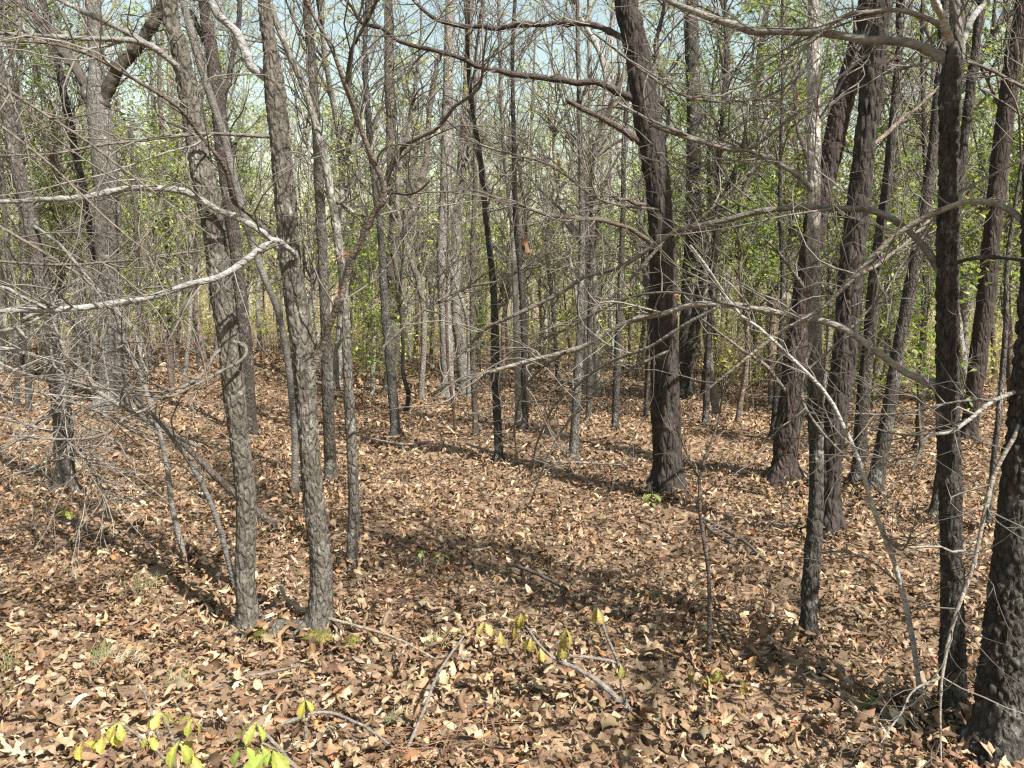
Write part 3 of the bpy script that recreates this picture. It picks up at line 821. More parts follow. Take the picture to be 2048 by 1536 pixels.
# --- middle trees
MIDS = [
    ('slim grey-black tree at centre left, slightly bent, pale midway', [(792, 872, 24), (785, 780, 19), (772, 650, 17), (766, 550, 15), (760, 450, 13), (750, 380, 12), (738, 250, 11), (730, 100, 10)], (0.15, 0.14, 0.125), 'rough'),
    ('small crooked black stem just right of the slim bent grey-black tree', [(812, 822, 10), (817, 790, 9), (806, 745, 8), (806, 690, 7), (800, 600, 5), (806, 500, 4)], DARK, 'smooth'),
    ('pale grey straight trunk in the middle distance left of centre, broadest of that clump', [(898, 800, 30), (893, 700, 26), (889, 600, 25), (885, 500, 24), (890, 400, 23), (893, 300, 22), (897, 150, 20), (900, 0, 18)], (0.34, 0.32, 0.285), 'rough'),
    ('pale trunk paired right of the broad pale trunk left of centre', [(932, 790, 26), (922, 700, 23), (912, 600, 22), (914, 450, 20), (926, 300, 18), (935, 150, 16), (940, 0, 15)], (0.33, 0.30, 0.265), 'rough'),
    ('slim black tree just left of centre with a kink above head height', [(999, 928, 22), (993, 800, 17), (990, 700, 16), (988, 600, 14), (984, 540, 13), (973, 440, 12), (964, 350, 11), (955, 280, 10), (942, 200, 9), (935, 60, 8)], (0.085, 0.08, 0.072), 'rough'),
    ('left one of two slim trunks standing close together at the centre', [(1036, 856, 15), (1035, 750, 13), (1031, 600, 12), (1025, 450, 11), (1012, 330, 10), (1003, 200, 9), (998, 0, 8)], (0.28, 0.265, 0.235), 'smooth'),
    ('right one of two slim trunks standing close together at the centre', [(1050, 862, 18), (1050, 750, 15), (1048, 650, 14), (1042, 550, 13), (1032, 450, 11), (1028, 300, 9), (1025, 100, 8)], (0.12, 0.105, 0.09), 'rough'),
    ('slim straight grey tree between the centre and the thick dark pine', [(1146, 925, 23), (1153, 800, 18), (1160, 650, 15), (1164, 450, 12), (1161, 300, 10), (1158, 180, 9), (1155, 0, 8)], (0.2, 0.185, 0.16), 'rough'),
    ('slim dark tree halfway from the slim straight grey tree to the thick pine', [(1229, 860, 18), (1235, 720, 14), (1241, 560, 12), (1246, 420, 10), (1250, 250, 9)], (0.11, 0.10, 0.085), 'rough'),
    ('short black stem just right of the slim straight grey tree', [(1176, 840, 11), (1178, 740, 10), (1180, 600, 9), (1183, 450, 7), (1188, 300, 6)], (0.1, 0.09, 0.08), 'rough'),
    ('thin brown stem left of the kinked black tree at centre', [(952, 874, 13), (948, 780, 12), (944, 650, 10), (945, 500, 9), (950, 350, 8)], (0.17, 0.14, 0.115), 'rough'),
    ('very thin reddish stem in the clump left of the kinked black tree', [(911, 860, 7), (905, 800, 7), (896, 730, 6), (893, 600, 5)], (0.2, 0.13, 0.1), 'smooth'),
    ('very thin black stem touching the left side of the thick dark pine', [(1292, 832, 9), (1294, 740, 8), (1300, 600, 6), (1306, 480, 5)], (0.1, 0.085, 0.075), 'smooth'),
    ('twisted grey-brown tree with a low right fork, left of centre', [(778, 790, 30), (786, 650, 27), (786, 520, 26), (791, 430, 24), (783, 300, 21), (779, 150, 19), (776, 0, 17)], (0.2, 0.17, 0.14), 'rough'),
    ('thin dark trunk just right of the thick dark pine', [(1411, 852, 16), (1414, 760, 13), (1420, 640, 12), (1432, 480, 11), (1440, 300, 9)], (0.12, 0.105, 0.09), 'rough'),
    ('stout dark grey trunk in the distance right of the thick dark pine', [(1372, 790, 38), (1376, 650, 34), (1383, 500, 31), (1388, 300, 29), (1386, 150, 28), (1384, 0, 26)], (0.13, 0.12, 0.105), 'rough'),
    ('black tree leaning right in the distance right of the thick dark pine', [(1362, 800, 22), (1385, 680, 20), (1405, 560, 20), (1440, 430, 20), (1466, 365, 19), (1492, 300, 18), (1510, 235, 16), (1516, 150, 13), (1530, 40, 11)], (0.08, 0.07, 0.06), 'rough'),
    ('dark leaning trunk right of the two right-hand pines, left of its pair', [(1714, 972, 32), (1726, 800, 26), (1740, 650, 23), (1752, 520, 21), (1772, 380, 19), (1790, 200, 16), (1800, 0, 14)], (0.1, 0.085, 0.07), 'rough'),
    ('dark leaning trunk right of the two right-hand pines, right of its pair', [(1746, 988, 36), (1776, 830, 28), (1797, 700, 26), (1816, 600, 24), (1838, 480, 22), (1860, 340, 19), (1880, 150, 17), (1890, 0, 15)], (0.115, 0.1, 0.085), 'rough'),
    ('dark reddish trunk leaning right beyond the limbed tree at the right edge', [(1936, 885, 36), (1952, 750, 33), (1972, 600, 33), (1986, 450, 32), (2002, 300, 32), (2024, 140, 32), (2050, -10, 30)], (0.085, 0.065, 0.055), 'pine'),
    ('dark foot of a leaning tree just left behind the limbed tree', [(1870, 1046, 34), (1885, 950, 28), (1896, 800, 26), (1905, 600, 22), (1915, 400, 18)], (0.1, 0.085, 0.075), 'rough'),
    ('thin grey stem between the limbed tree and the thick right-edge trunk', [(1974, 1062, 14), (1984, 950, 12), (1998, 820, 11), (2012, 650, 10), (2020, 480, 8)], (0.15, 0.135, 0.12), 'rough'),
    ('short dark stem hugging the left of the reddish leaning pine', [(1546, 880, 17), (1552, 800, 14), (1560, 700, 12), (1566, 560, 10), (1560, 400, 8)], (0.09, 0.08, 0.07), 'rough'),
    ('dark slim trunk in the gap left of the limbed tree', [(1838, 898, 17), (1842, 780, 15), (1848, 650, 13), (1852, 480, 11), (1850, 300, 9)], (0.11, 0.095, 0.08), 'rough'),
    ('thin dark stem near the left edge, left of its close pair', [(34, 815, 12), (32, 700, 11), (20, 560, 10), (8, 400, 9), (-5, 250, 8)], (0.12, 0.105, 0.09), 'rough'),
    ('thin dark stem near the left edge, right of its close pair', [(57, 822, 13), (55, 700, 12), (48, 560, 10), (42, 400, 9), (36, 200, 8)], (0.11, 0.1, 0.085), 'rough'),
    ('very thin straight stem right of the stout forked tree', [(283, 832, 8), (281, 700, 8), (277, 560, 7), (270, 420, 6), (262, 250, 5)], (0.15, 0.13, 0.11), 'smooth'),
    ('slim brown stem midway between forked tree and twin-stemmed tree', [(344, 770, 14), (340, 680, 12), (338, 560, 11), (332, 400, 9), (320, 200, 8)], (0.2, 0.165, 0.135), 'rough'),
    ('pale thin pole in the distance right of the slim straight grey tree', [(1196, 790, 12), (1190, 600, 11), (1183, 400, 10), (1180, 200, 9), (1178, 0, 8)], (0.36, 0.34, 0.3), 'smooth'),
]
MID_X = []
for lab, st, colr, bk in MIDS:
    extra = []
    if 'low right fork' in lab:
        extra = [([(787, 480, 20), (815, 430, 17), (835, 380, 15), (852, 320, 12), (860, 220, 10), (880, 100, 8)], 0.2, (0.17, 0.14, 0.115))]
    w = st[0][2]
    colr = tuple(np.array(colr) * (0.68 if max(colr) < 0.25 else 0.85))
    build_tree('tree' if w >= 14 else 'sapling', lab, [st], st[0][:2], None, bk, colr,
               (11 if w > 24 else 8 if w >= 12 else 4.5), 'mid' if w > 12 else 'low', extra,
               (90 if w > 20 else 60), (0.5, 1.6), 0.0055, 2.2)
    MID_X.append((st[1][0], lab))


drift = Batch()
for k_, (fx, fy, fr) in enumerate(FEET):
    if fy > 9: continue
    n = int(70 + 500 * fr) if k_ > 1 else 40
    a = rng.uniform(0, 6.28, n); rr = fr * 1.25 + 0.02 + np.abs(rng.normal(0, 0.09, n))
    x = fx + np.cos(a) * rr; y = fy + np.sin(a) * rr
    spread_leaves(drift, T_MID, x, y, (0.04, 0.10), 0.55, 0.10)
o = link('leaf_drift', drift.mesh('leaf_drift', M_LITTER), ground); o['kind'] = 'stuff'


# ------------------------------------------------------------------ background trees: a few kinds built once, copied one by one
def proto_tree(kind, height, r, nbranch, ntwig, leaf=0, lean=0.04):
    b0 = np.array([[0, 0, -0.15, r * 1.4], [0, 0, 0.15, r * 1.1]] +
                  [[rng.normal(0, lean) * h, rng.normal(0, lean) * h, h, r * (1 - 0.85 * (h / height) ** 1.2)] for h in np.linspace(0.2, 1, 5) * height])
    q = resample(b0, 40)
    v, f, P, R, loc = displaced_trunk(q[:, :3], q[:, 3], 10, 0.12, 'rough', 0.008, 0.08, 2.5, int(rng.integers(1, 999)))
    trunk = make_mesh('trunk', v, f, None, True, M_ROUGH)
    q = resample(q, 24)
    a, ar = grow(q[None, 5:, :3], q[None, 5:, 3], nbranch, (height * 0.12, height * 0.3), (0.5, 1.2), 9, 0.35, 0.14, 0.8, r * 0.4, (0.0, 1.0))
    b, br = grow(a, ar, ntwig, (0.4, 1.5), (0.4, 1.1), 6, 0.15, 0.17, 0.8, 0.007, (0.15, 1.0), rmin=0.0035)
    c, cr = grow(b, br, ntwig, (0.25, 0.8), (0.4, 1.1), 5, 0.1, 0.18, 0.8, 0.0045, (0.2, 1.0), rmin=0.0025)
    bt = Batch()
    for pp, rr, sd in ((a, ar, 5), (b, br, 3), (c, cr, 3)):
        v, f, _ = tubes(pp, rr, sd)
        bt.add(v, f, np.repeat(rng.uniform(0.6, 1.3, len(pp)), pp.shape[1] * sd)[:, None])
    crown = bt.mesh('crown', M_TWIG)
    leaves = None
    if leaf < 0:
        ids = rng.integers(0, len(c), -leaf)
        leaves = leaf_cloud('foliage', c[ids, -1] + rng.normal(0, 0.03, (-leaf, 3)), (0.03, 0.075), ((0.42, 0.46, 0.10), (0.50, 0.50, 0.17), (0.33, 0.40, 0.08), (0.40, 0.31, 0.17)))
    elif leaf:
        ids = rng.integers(0, len(b), leaf); ti = rng.integers(1, 5, leaf)
        pos = b[ids, ti] + rng.normal(0, 0.07, (leaf, 3))
        leaves = leaf_cloud('foliage', pos, (0.06, 0.125))
    return trunk, crown, leaves


def leaf_cloud(name, pos, size, tint=((0.24, 0.34, 0.045), (0.36, 0.44, 0.08), (0.16, 0.26, 0.04))):
    n = len(pos)
    R = rots(n, 0.55)
    s = rng.uniform(size[0], size[1], n)
    t = np.array([[-0.5, 0, 0], [-0.1, 0.24, 0.06], [0.55, 0, -0.06], [-0.1, -0.24, 0.06], [0.1, 0, -0.02]])
    q = np.array([[0, 4, 1, 1], [0, 3, 4, 4], [1, 4, 2, 2], [4, 3, 2, 2]])
    tri = np.array([[0, 4, 1], [0, 3, 4], [1, 4, 2], [4, 3, 2]])
    v = np.einsum('nij,vj->nvi', R, t) * s[:, None, None] + pos[:, None]
    f = (tri[None] + (np.arange(n) * 5)[:, None, None]).reshape(-1, 3)
    tc = np.array(tint)[rng.integers(0, len(tint), n)] * rng.uniform(0.7, 1.3, (n, 1))
    return make_mesh(name, v.reshape(-1, 3), f, np.repeat(tc, 5, 0), False, M_LEAF)


PROTO = [proto_tree('tall', 13, 0.15, 40, 280, -2700), proto_tree('tall', 11, 0.11, 40, 270, -2700), proto_tree('tall', 12, 0.085, 36, 240, -2400),
         proto_tree('slim', 9, 0.055, 32, 210, -2100), proto_tree('slim', 7.5, 0.042, 28, 190, -2100), proto_tree('slim', 6, 0.034, 28, 180, -1500, 0.07)]
LEAFY = [proto_tree('leafy', 7, 0.05, 36, 240, 2600), proto_tree('leafy', 5.2, 0.04, 32, 220, 2200), proto_tree('leafy', 3.4, 0.025, 28, 200, 1300), proto_tree('leafy', 9.5, 0.08, 40, 260, 3400)]


def place(pr, name, label, cat, x, y, sc, rz, color, tw, group, tilt=0.05):
    z = float(terrain(x, y))
    root = thing(name, label, cat, (x, y, z), group)
    root.rotation_euler = (rng.normal(0, tilt), rng.normal(0, tilt), rz)
    root.scale = (sc, sc, sc)
    link('trunk', pr[0], root, None, color)
    link('crown', pr[1], root, None, tw)
    if pr[2] is not None: link('foliage', pr[2], root, None, tuple(rng.uniform(0.75, 1.15) * np.array([1, 1, 1])))
    return root


ANCH = [(60, 'the paired left-edge stems'), (215, 'the stout forked tree'), (480, 'the twin-stemmed tree'), (660, 'the straight grey-brown trunk'),
        (785, 'the twisted grey-brown tree'), (890, 'the broad pale trunk'), (990, 'the kinked black tree'), (1155, 'the slim straight grey tree'), (1328, 'the thick dark pine'),
        (1600, 'the reddish leaning pine'), (1730, 'the pair of dark leaning trunks'), (1897, 'the limbed tree'), (2035, 'the thick right-edge trunk')]
ORD = ['nearest', 'second', 'third', 'fourth', 'fifth', 'sixth', 'seventh', 'eighth', 'ninth', 'tenth', 'eleventh', 'twelfth', 'thirteenth', 'fourteenth', 'fifteenth', 'sixteenth', 'seventeenth', 'eighteenth']
TONE = {(0.34, 0.32, 0.285): 'pale grey', (0.22, 0.2, 0.175): 'grey', (0.12, 0.105, 0.09): 'dark', (0.2, 0.155, 0.125): 'brown'}
plan = []
n_bg = 104
for i in range(n_bg):
    px = -250 + 2550 * (i + rng.uniform(0.1, 0.9)) / n_bg
    d = rng.uniform(13, 33) if 300 < px < 1400 else rng.uniform(12, 30)
    k = int(rng.choice(6, p=[.02, .04, .10, .24, .32, .28]))
    plan.append((px, d, k, list(TONE)[int(rng.choice(4, p=[.40, .32, .16, .12]))], False))
LEAF_SPOTS = [(-60, 13, 0), (40, 16, 3), (120, 14, 0), (170, 19, 3), (340, 14, 1), (410, 17, 0), (470, 20, 3), (725, 13.5, 2), (640, 22, 0), (830, 24, 3), (1010, 25, 0), (1090, 24, 3), (1260, 20, 1),
              (1290, 24, 3), (1410, 15, 3), (1480, 11.5, 0), (1545, 13, 0), (1600, 19, 3), (1690, 16, 0), (1850, 8.8, 2), (1790, 18, 3), (1960, 11.5, 0), (2030, 14, 3), (2140, 13, 0), (560, 26, 3), (1180, 28, 3), (90, 22, 0), (250, 24, 3), (300, 18, 1), (700, 27, 3), (760, 19, 1), (900, 27, 0), (950, 22, 1), (1140, 21, 1), (1350, 27, 3), (1440, 20, 0), (1510, 17, 1), (1570, 25, 3), (1650, 23, 1), (1750, 13, 1), (1830, 23, 0), (1900, 16, 0), (1990, 20, 3), (2075, 10, 1), (2250, 12, 3), (-180, 16, 3)]
for px, d, k in LEAF_SPOTS: plan.append((px, d, k, (0.2, 0.155, 0.125), True))
# names and labels by what stands in front of or beside each one
keys = {}
for i, p in enumerate(plan):
    ax = min(ANCH, key=lambda a: abs(a[0] - p[0]))
    side = 'left' if p[0] < ax[0] else 'right'
    keys.setdefault((ax[1], side, p[4]), []).append((abs(ax[0] - p[0]), i))
labels = {}
for (nm, side, leafy), lst in keys.items():
    lst.sort()
    for j, (_, i) in enumerate(lst):
        px, d, k, colr, lf = plan[i]
        size = ('tall' if k in (0, 3) else 'low' if k == 2 else 'young') if lf else ('stout' if k < 2 else 'slim' if k < 4 else 'thin')
        kind = 'green-leaved' if lf else TONE[colr] + ' budding'
        labels[i] = f'{size} {kind} background tree, {ORD[min(j, 17)]} {side} of {nm}'
for i, (px, d, k, colr, lf) in enumerate(plan):
    x = (px - 1024) / F * d * 1.0
    pr = (LEAFY if lf else PROTO)[k]
    inframe = -40 < px < 2090
    lab = labels[i] if inframe else 'background tree standing just outside the picture'
    grp = 'background trees outside the picture' if not inframe else 'green-leaved trees in the background' if lf else 'budding trees in the background'
    jit = 1 + rng.uniform(-0.18, 0.18, 1)[0]
    col = tuple(np.array(colr) * rng.uniform(0.8, 1.2))
    place(pr, 'leafy_tree' if lf else 'budding_tree', lab, 'tree', x, d, (0.9 if lf else 1.0) * jit, rng.uniform(0, 6.28), col,
          tuple(np.array(TWIGC) * rng.uniform(0.8, 1.2)), grp)

# trees beside and behind the camera whose shadows cross the leaves
for (x, y, k, sc) in [(8.2, -3.4, 2, 1.0), (9.6, 1.6, 3, 1.0), (2.75, 1.6, 3, 1.3), (14, 7.5, 2, 1.0), (-6.4, 3.2, 3, 1.0)]:
    place(PROTO[k], 'budding_tree', 'tree outside the picture whose shadow falls across the leaves', 'tree', x, y, sc, rng.uniform(0, 6.28), GREY, TWIGC, 'trees outside the picture', 0.03)

# ------------------------------------------------------------------ the far wood, one mass
fw = Batch()
nt_ = 420
yy = rng.uniform(30, 75, nt_); xx = rng.uniform(-0.95, 0.95, nt_) * yy
H = rng.uniform(7, 14, nt_); r0 = rng.uniform(0.05, 0.19, nt_)
t = np.linspace(0, 1, 6)
lean = rng.normal(0, 0.05, (nt_, 2))
paths = np.zeros((nt_, 6, 3))
paths[:, :, 0] = xx[:, None] + lean[:, :1] * H[:, None] * t + rng.normal(0, 0.12, (nt_, 6)) * t
paths[:, :, 1] = yy[:, None] + lean[:, 1:] * H[:, None] * t
paths[:, :, 2] = (terrain(xx, yy) - 0.2)[:, None] + H[:, None] * t
rad = r0[:, None] * (1 - 0.8 * t)
v, f, _ = tubes(paths, rad, 6)
tone = np.array([[0.34, 0.32, 0.285], [0.22, 0.2, 0.175], [0.13, 0.115, 0.1]])[rng.integers(0, 3, nt_)]
fw.add(v, f, np.repeat(tone, 36, 0))
a, ar = grow(paths, rad, nt_ * 12, (1.2, 3.6), (0.5, 1.2), 5, 0.35, 0.12, 0.4, 0.03, (0.2, 1.0))
b, br = grow(a, ar, nt_ * 40, (0.7, 2.0), (0.4, 1.1), 3, 0.15, 0.16, 0.4, 0.012, (0.1, 1.0), rmin=0.007)
for pp, rr in ((a, ar), (b, br)):
    v, f, _ = tubes(pp, rr, 3)
    fw.add(v, f, np.repeat(np.array([[0.20, 0.178, 0.155]]) * rng.uniform(0.6, 1.3, (len(pp), 1)), pp.shape[1] * 3, 0))
o = link('far_wood', fw.mesh('far_wood', M_TWIG)); o['kind'] = 'stuff'
o['label'] = 'far mass of bare grey trees and twigs closing the view'; o['category'] = 'woods'
ids = rng.integers(0, len(b), 60000)
pos = b[ids, 1] + rng.normal(0, 0.3, (len(ids), 3))
lowp_ = np.stack([rng.uniform(-0.95, 0.95, 24000), rng.uniform(36, 80, 24000), 6.5 * rng.random(24000) ** 1.5], -1); lowp_[:, 0] *= lowp_[:, 1]; lowp_[:, 2] += terrain(lowp_[:, 0], lowp_[:, 1])
pos = np.vstack([pos, lowp_])
pos = pos[(pos[:, 2] < 11) & (rng.random(len(pos)) < np.clip(1.2 - pos[:, 2] / 10, 0.2, 1))]
o = link('far_foliage', leaf_cloud('far_foliage', pos, (0.2, 0.38), ((0.34, 0.42, 0.10), (0.44, 0.48, 0.16), (0.24, 0.33, 0.07), (0.44, 0.39, 0.24))))
o['kind'] = 'stuff'; o['label'] = 'pale spring foliage scattered through the far wood'; o['category'] = 'foliage'

# low yellow-green undergrowth behind the clearing
n = 4600
uy = rng.uniform(13, 34, n); ux = rng.uniform(-0.8, 0.8, n) * uy
near = np.where(ux > 3.0 * uy / 12, 12.5, np.where(ux < -0.25 * uy, 20.0, 18.5))
ok = uy > near + rng.uniform(0, 2.5, n); ux, uy = ux[ok], uy[ok]; n = len(ux)
up_ = np.zeros((n, 4, 3)); hh = rng.uniform(0.45, 1.1, n) ** 1.2 * (1 + (uy > 19) * rng.uniform(0, 1.8, n))
dx = rng.normal(0, 0.25, (n, 2))
for i, tt in enumerate(np.linspace(0, 1, 4)):
    up_[:, i, 0] = ux + dx[:, 0] * hh * tt ** 1.5; up_[:, i, 1] = uy + dx[:, 1] * hh * tt; up_[:, i, 2] = terrain(ux, uy) - 0.03 + hh * tt
ur = np.full((n, 4), 0.006) * np.linspace(1, 0.5, 4)
ug = Batch(); v, f, _ = tubes(up_, ur, 3); ug.add(v, f, np.repeat(np.array([[0.25, 0.2, 0.13]]) * rng.uniform(0.5, 1.2, (n, 1)), 12, 0))
b, br = grow(up_, ur, n * 3, (0.2, 0.6), (0.4, 1.1), 3, 0.2, 0.2, 0.3, 0.005, (0.3, 1.0), rmin=0.004)
v, f, _ = tubes(b, br, 3); ug.add(v, f, np.repeat(np.array([[0.27, 0.22, 0.14]]) * rng.uniform(0.6, 1.3, (len(b), 1)), 9, 0))
o = link('undergrowth', ug.mesh('undergrowth', M_TWIG)); o['kind'] = 'stuff'
o['label'] = 'thin low brushwood standing behind the leaf-covered clearing'; o['category'] = 'undergrowth'
ids = rng.integers(0, len(b), 44000)
pos = b[ids, rng.integers(1, 3, len(ids))] + rng.normal(0, 0.06, (len(ids), 3))
o = link('undergrowth_foliage', leaf_cloud('undergrowth_foliage', pos, (0.06, 0.13), ((0.44, 0.45, 0.09), (0.54, 0.52, 0.15), (0.33, 0.36, 0.07))))
o['kind'] = 'stuff'; o['label'] = 'small yellow-green spring leaves on the low brushwood'; o['category'] = 'foliage'


# ------------------------------------------------------------------ brush and sticks
def traced(name, label, cat, polys, d, color, twigs=0, tl=(0.1, 0.5), tr=0.002, sub=1.0, part='stem', on_ground=False, mat=None, sides=8):
    """a thing made of traced stems; each stem a part, fine twigs another"""
    g = PX(polys[0][0][0], polys[0][0][1], d) if d else ground_at(polys[0][0][0], polys[0][0][1])
    g[2] = terrain(g[0], g[1])
    root = thing(name, label, cat, tuple(g))
    Q = []
    for poly in polys:
        pts = []
        for p in poly:
            px, py, w = p[:3]
            if on_ground:
                q = ground_at(px, py); q[2] = terrain(q[0], q[1]) + 0.05 + (p[3] if len(p) > 3 else 0)
                dd = q[1]
            else:
                dd = d + (p[3] if len(p) > 3 else 0); q = PX(px, py, dd)
            pts.append([*q, 0.5 * w * dd / F])
        q = resample(np.array(pts), 40)
        q[1:-1, :3] += np.cumsum(rng.normal(0, 0.001, (38, 3)), 0) * np.sin(np.linspace(0, math.pi, 38))[:, None]
        q[0, 3] *= 0.1; q[-1, 3] *= 0.1
        v, f, _ = tubes(q[None, :, :3], q[None, :, 3] * (1 + 0.2 * (vnoise(q[:, :3] / 0.04, 3) - 0.5)), sides)
        link(part, make_mesh(part, v - g, f, None, True, mat or M_SMOOTH), root, None, color)
        qq = resample(q, 12); Q.append(qq)
    if twigs:
        Q = np.stack(Q)
        a, ar = grow(Q[:, :, :3], Q[:, :, 3], twigs, tl, k=8, up=0.1, wig=0.12, bend=0.6, r0=tr * 1.4)
        b, br = grow(a, ar, max(1, int(twigs * sub)), (tl[0] * 0.5, tl[1] * 0.5), k=6, up=0.05, wig=0.12, bend=0.5, r0=tr)
        bt = Batch()
        for pp, rr in ((a, ar), (b, br)):
            ok = (pp[:, :, 2] > terrain(pp[:, :, 0], pp[:, :, 1]) + 0.01).all(1) & (pp[:, :, 1] > 1.7).all(1)
            if not ok.any(): continue
            v, f, _ = tubes(pp[ok], rr[ok], 4); bt.add(v, f, np.repeat(rng.uniform(0.7, 1.2, ok.sum()), pp.shape[1] * 4)[:, None])
        link('twig_spray', bt.mesh('twig_spray', M_TWIG, True, g), root, None, color)
    return root, g


LG = (0.22, 0.20, 0.175)
traced('brush', 'tangle of bare pale twigs in front of the rough trunk at the left edge', 'brush',
       [[(407, 898, 7, 0.3), (342, 869, 8, .2), (280, 833, 9, .1), (232, 805, 9, 0), (191, 778, 9, 0), (171, 744, 8, 0), (137, 717, 7, -.1), (105, 640, 5, -.1)],
        [(-40, 890, 6, -.2), (0, 905, 5, -.2), (51, 860, 5, 0), (120, 816, 5, .1), (178, 788, 4, .1)],
        [(-40, 830, 6, -.2), (60, 850, 6, 0), (130, 880, 5, 0), (190, 950, 5, 0), (215, 1040, 5, .1)],
        [(-40, 760, 6, 0), (60, 780, 5, 0), (140, 800, 5, 0), (230, 840, 5, .2), (330, 900, 4, .3)],
        [(-50, 700, 6, .2), (30, 740, 6, .2), (110, 760, 5, 0), (170, 750, 4, 0)],
        [(0, 960, 5, 0), (80, 930, 5, 0), (160, 900, 4, 0), (260, 880, 3, .1)],
        [(100, 680, 6, -.1), (108, 730, 5, -.1), (130, 760, 5, -.1), (115, 860, 4, -.1), (60, 960, 3, -.1)]],
       4.6, LG, 130, (0.25, 0.95), 0.0034, 1.3)
traced('low_branch', 'bent pale branch tip hanging in from the left edge', 'branch',
       [[(-60, 690, 9), (0, 697, 9), (30, 700, 9), (46, 702, 10), (44, 670, 9), (34, 650, 9), (60, 630, 8), (110, 618, 8)],
        [(-60, 672, 7), (0, 658, 7), (50, 648, 7), (80, 635, 6)], [(-60, 590, 8), (0, 573, 7), (60, 600, 7), (95, 618, 7)]], 3.1, (0.25, 0.24, 0.215), 16, (0.15, 0.5), 0.002, 1.0, part='branch')
traced('overhead_branch', 'thin bare branches hanging across the upper left corner', 'branch',
       [[(-60, 130, 7), (60, 210, 6), (180, 290, 5), (300, 380, 4), (420, 470, 3)], [(-40, 430, 6), (80, 500, 6), (170, 560, 5), (230, 640, 4)],
        [(30, -30, 6), (40, 60, 6), (20, 160, 5), (50, 260, 4), (70, 400, 3)], [(-40, 520, 5), (120, 530, 5), (280, 520, 4), (410, 500, 3)], [(-40, 220, 5), (100, 330, 5), (250, 470, 4), (380, 560, 3)]],
       2.9, (0.16, 0.135, 0.112), 60, (0.2, 0.8), 0.0018, 1.5, part='branch')
traced('overhead_branch', 'thin bare branches arching across the upper right, in front of the pines', 'branch',
       [[(1300, 250, 8), (1420, 290, 8), (1490, 300, 7), (1560, 250, 6), (1680, 150, 5), (1800, 60, 4)], [(1180, 60, 5), (1330, 170, 5), (1430, 200, 5), (1560, 180, 4), (1700, 60, 3)],
        [(2090, 200, 7), (1960, 130, 6), (1880, 120, 5), (1760, 150, 4)], [(2090, 300, 6), (1980, 350, 5), (1900, 400, 4), (1820, 500, 4), (1760, 600, 3)],
        [(1560, 780, 4), (1660, 700, 5), (1790, 560, 5), (1880, 430, 4), (1960, 300, 3)]],
       3.3, (0.17, 0.15, 0.127), 70, (0.2, 0.8), 0.002, 1.6, part='branch')
traced('hanging_branch', 'thin drooping branch with fine twigs left of the thick dark pine', 'branch',
       [[(1330, 480, 7), (1240, 580, 6), (1150, 650, 6), (1060, 690, 5), (940, 760, 4)], [(1340, 700, 6), (1220, 760, 5), (1130, 850, 5), (1080, 950, 4), (1060, 1010, 3)],
        [(1320, 420, 6), (1200, 400, 5), (1100, 330, 5), (960, 290, 4), (880, 230, 3)], [(760, 700, 6), (850, 620, 5), (930, 580, 5), (1010, 560, 4), (1100, 500, 3)]],
       4.4, (0.17, 0.148, 0.122), 110, (0.25, 0.9), 0.0026, 1.8, part='branch')

STICKS = [('pale curved stick lying from the foot of the twin-stemmed tree', [(562, 1215, 8, .08), (575, 1240, 8, .06), (620, 1268, 8, .05), (700, 1285, 7, .03), (800, 1310, 6, .02), (880, 1345, 4)], (0.30, 0.255, 0.195)),
          ('grey stick lying at the bottom centre, pointing at the needle patch', [(930, 1335, 4, .1), (880, 1400, 6, .06), (850, 1470, 7, .04), (815, 1530, 8)], (0.2, 0.18, 0.16)),
          ('dark straight stick half buried at centre foreground', [(1010, 1142, 6), (1060, 1160, 8), (1110, 1185, 7), (1130, 1200, 5)], (0.14, 0.12, 0.105)),
          ('dark thin stick lying at the lower left between seedlings and moss', [(430, 1400, 7), (500, 1375, 6), (600, 1367, 5, .03)], (0.2, 0.165, 0.14)),
          ('pale thin stick lying along the bottom edge', [(560, 1490, 7, .02), (650, 1480, 7, .05), (730, 1500, 6, .03), (790, 1530, 5)], (0.22, 0.205, 0.185)),
          ('dark stick lying among leaves behind the thin crooked stem', [(1395, 1045, 6), (1440, 1070, 8), (1490, 1100, 7), (1530, 1135, 4)], (0.17, 0.14, 0.12)),
          ('small fallen stick crossing the centre mid-ground', [(930, 905, 5, .05), (1040, 930, 6), (1150, 935, 5), (1250, 940, 3)], (0.24, 0.21, 0.175)),
          ('fallen stick at the foot of the thin pale trunks left of centre', [(720, 880, 4), (800, 905, 5, .05), (870, 890, 4)], (0.3, 0.24, 0.2))]
for lab, poly, colr in STICKS:
    traced('stick', lab, 'stick', [poly], None, colr, 0, (0.05, 0.2), 0.002, 0.5, on_ground=True, part='wood')


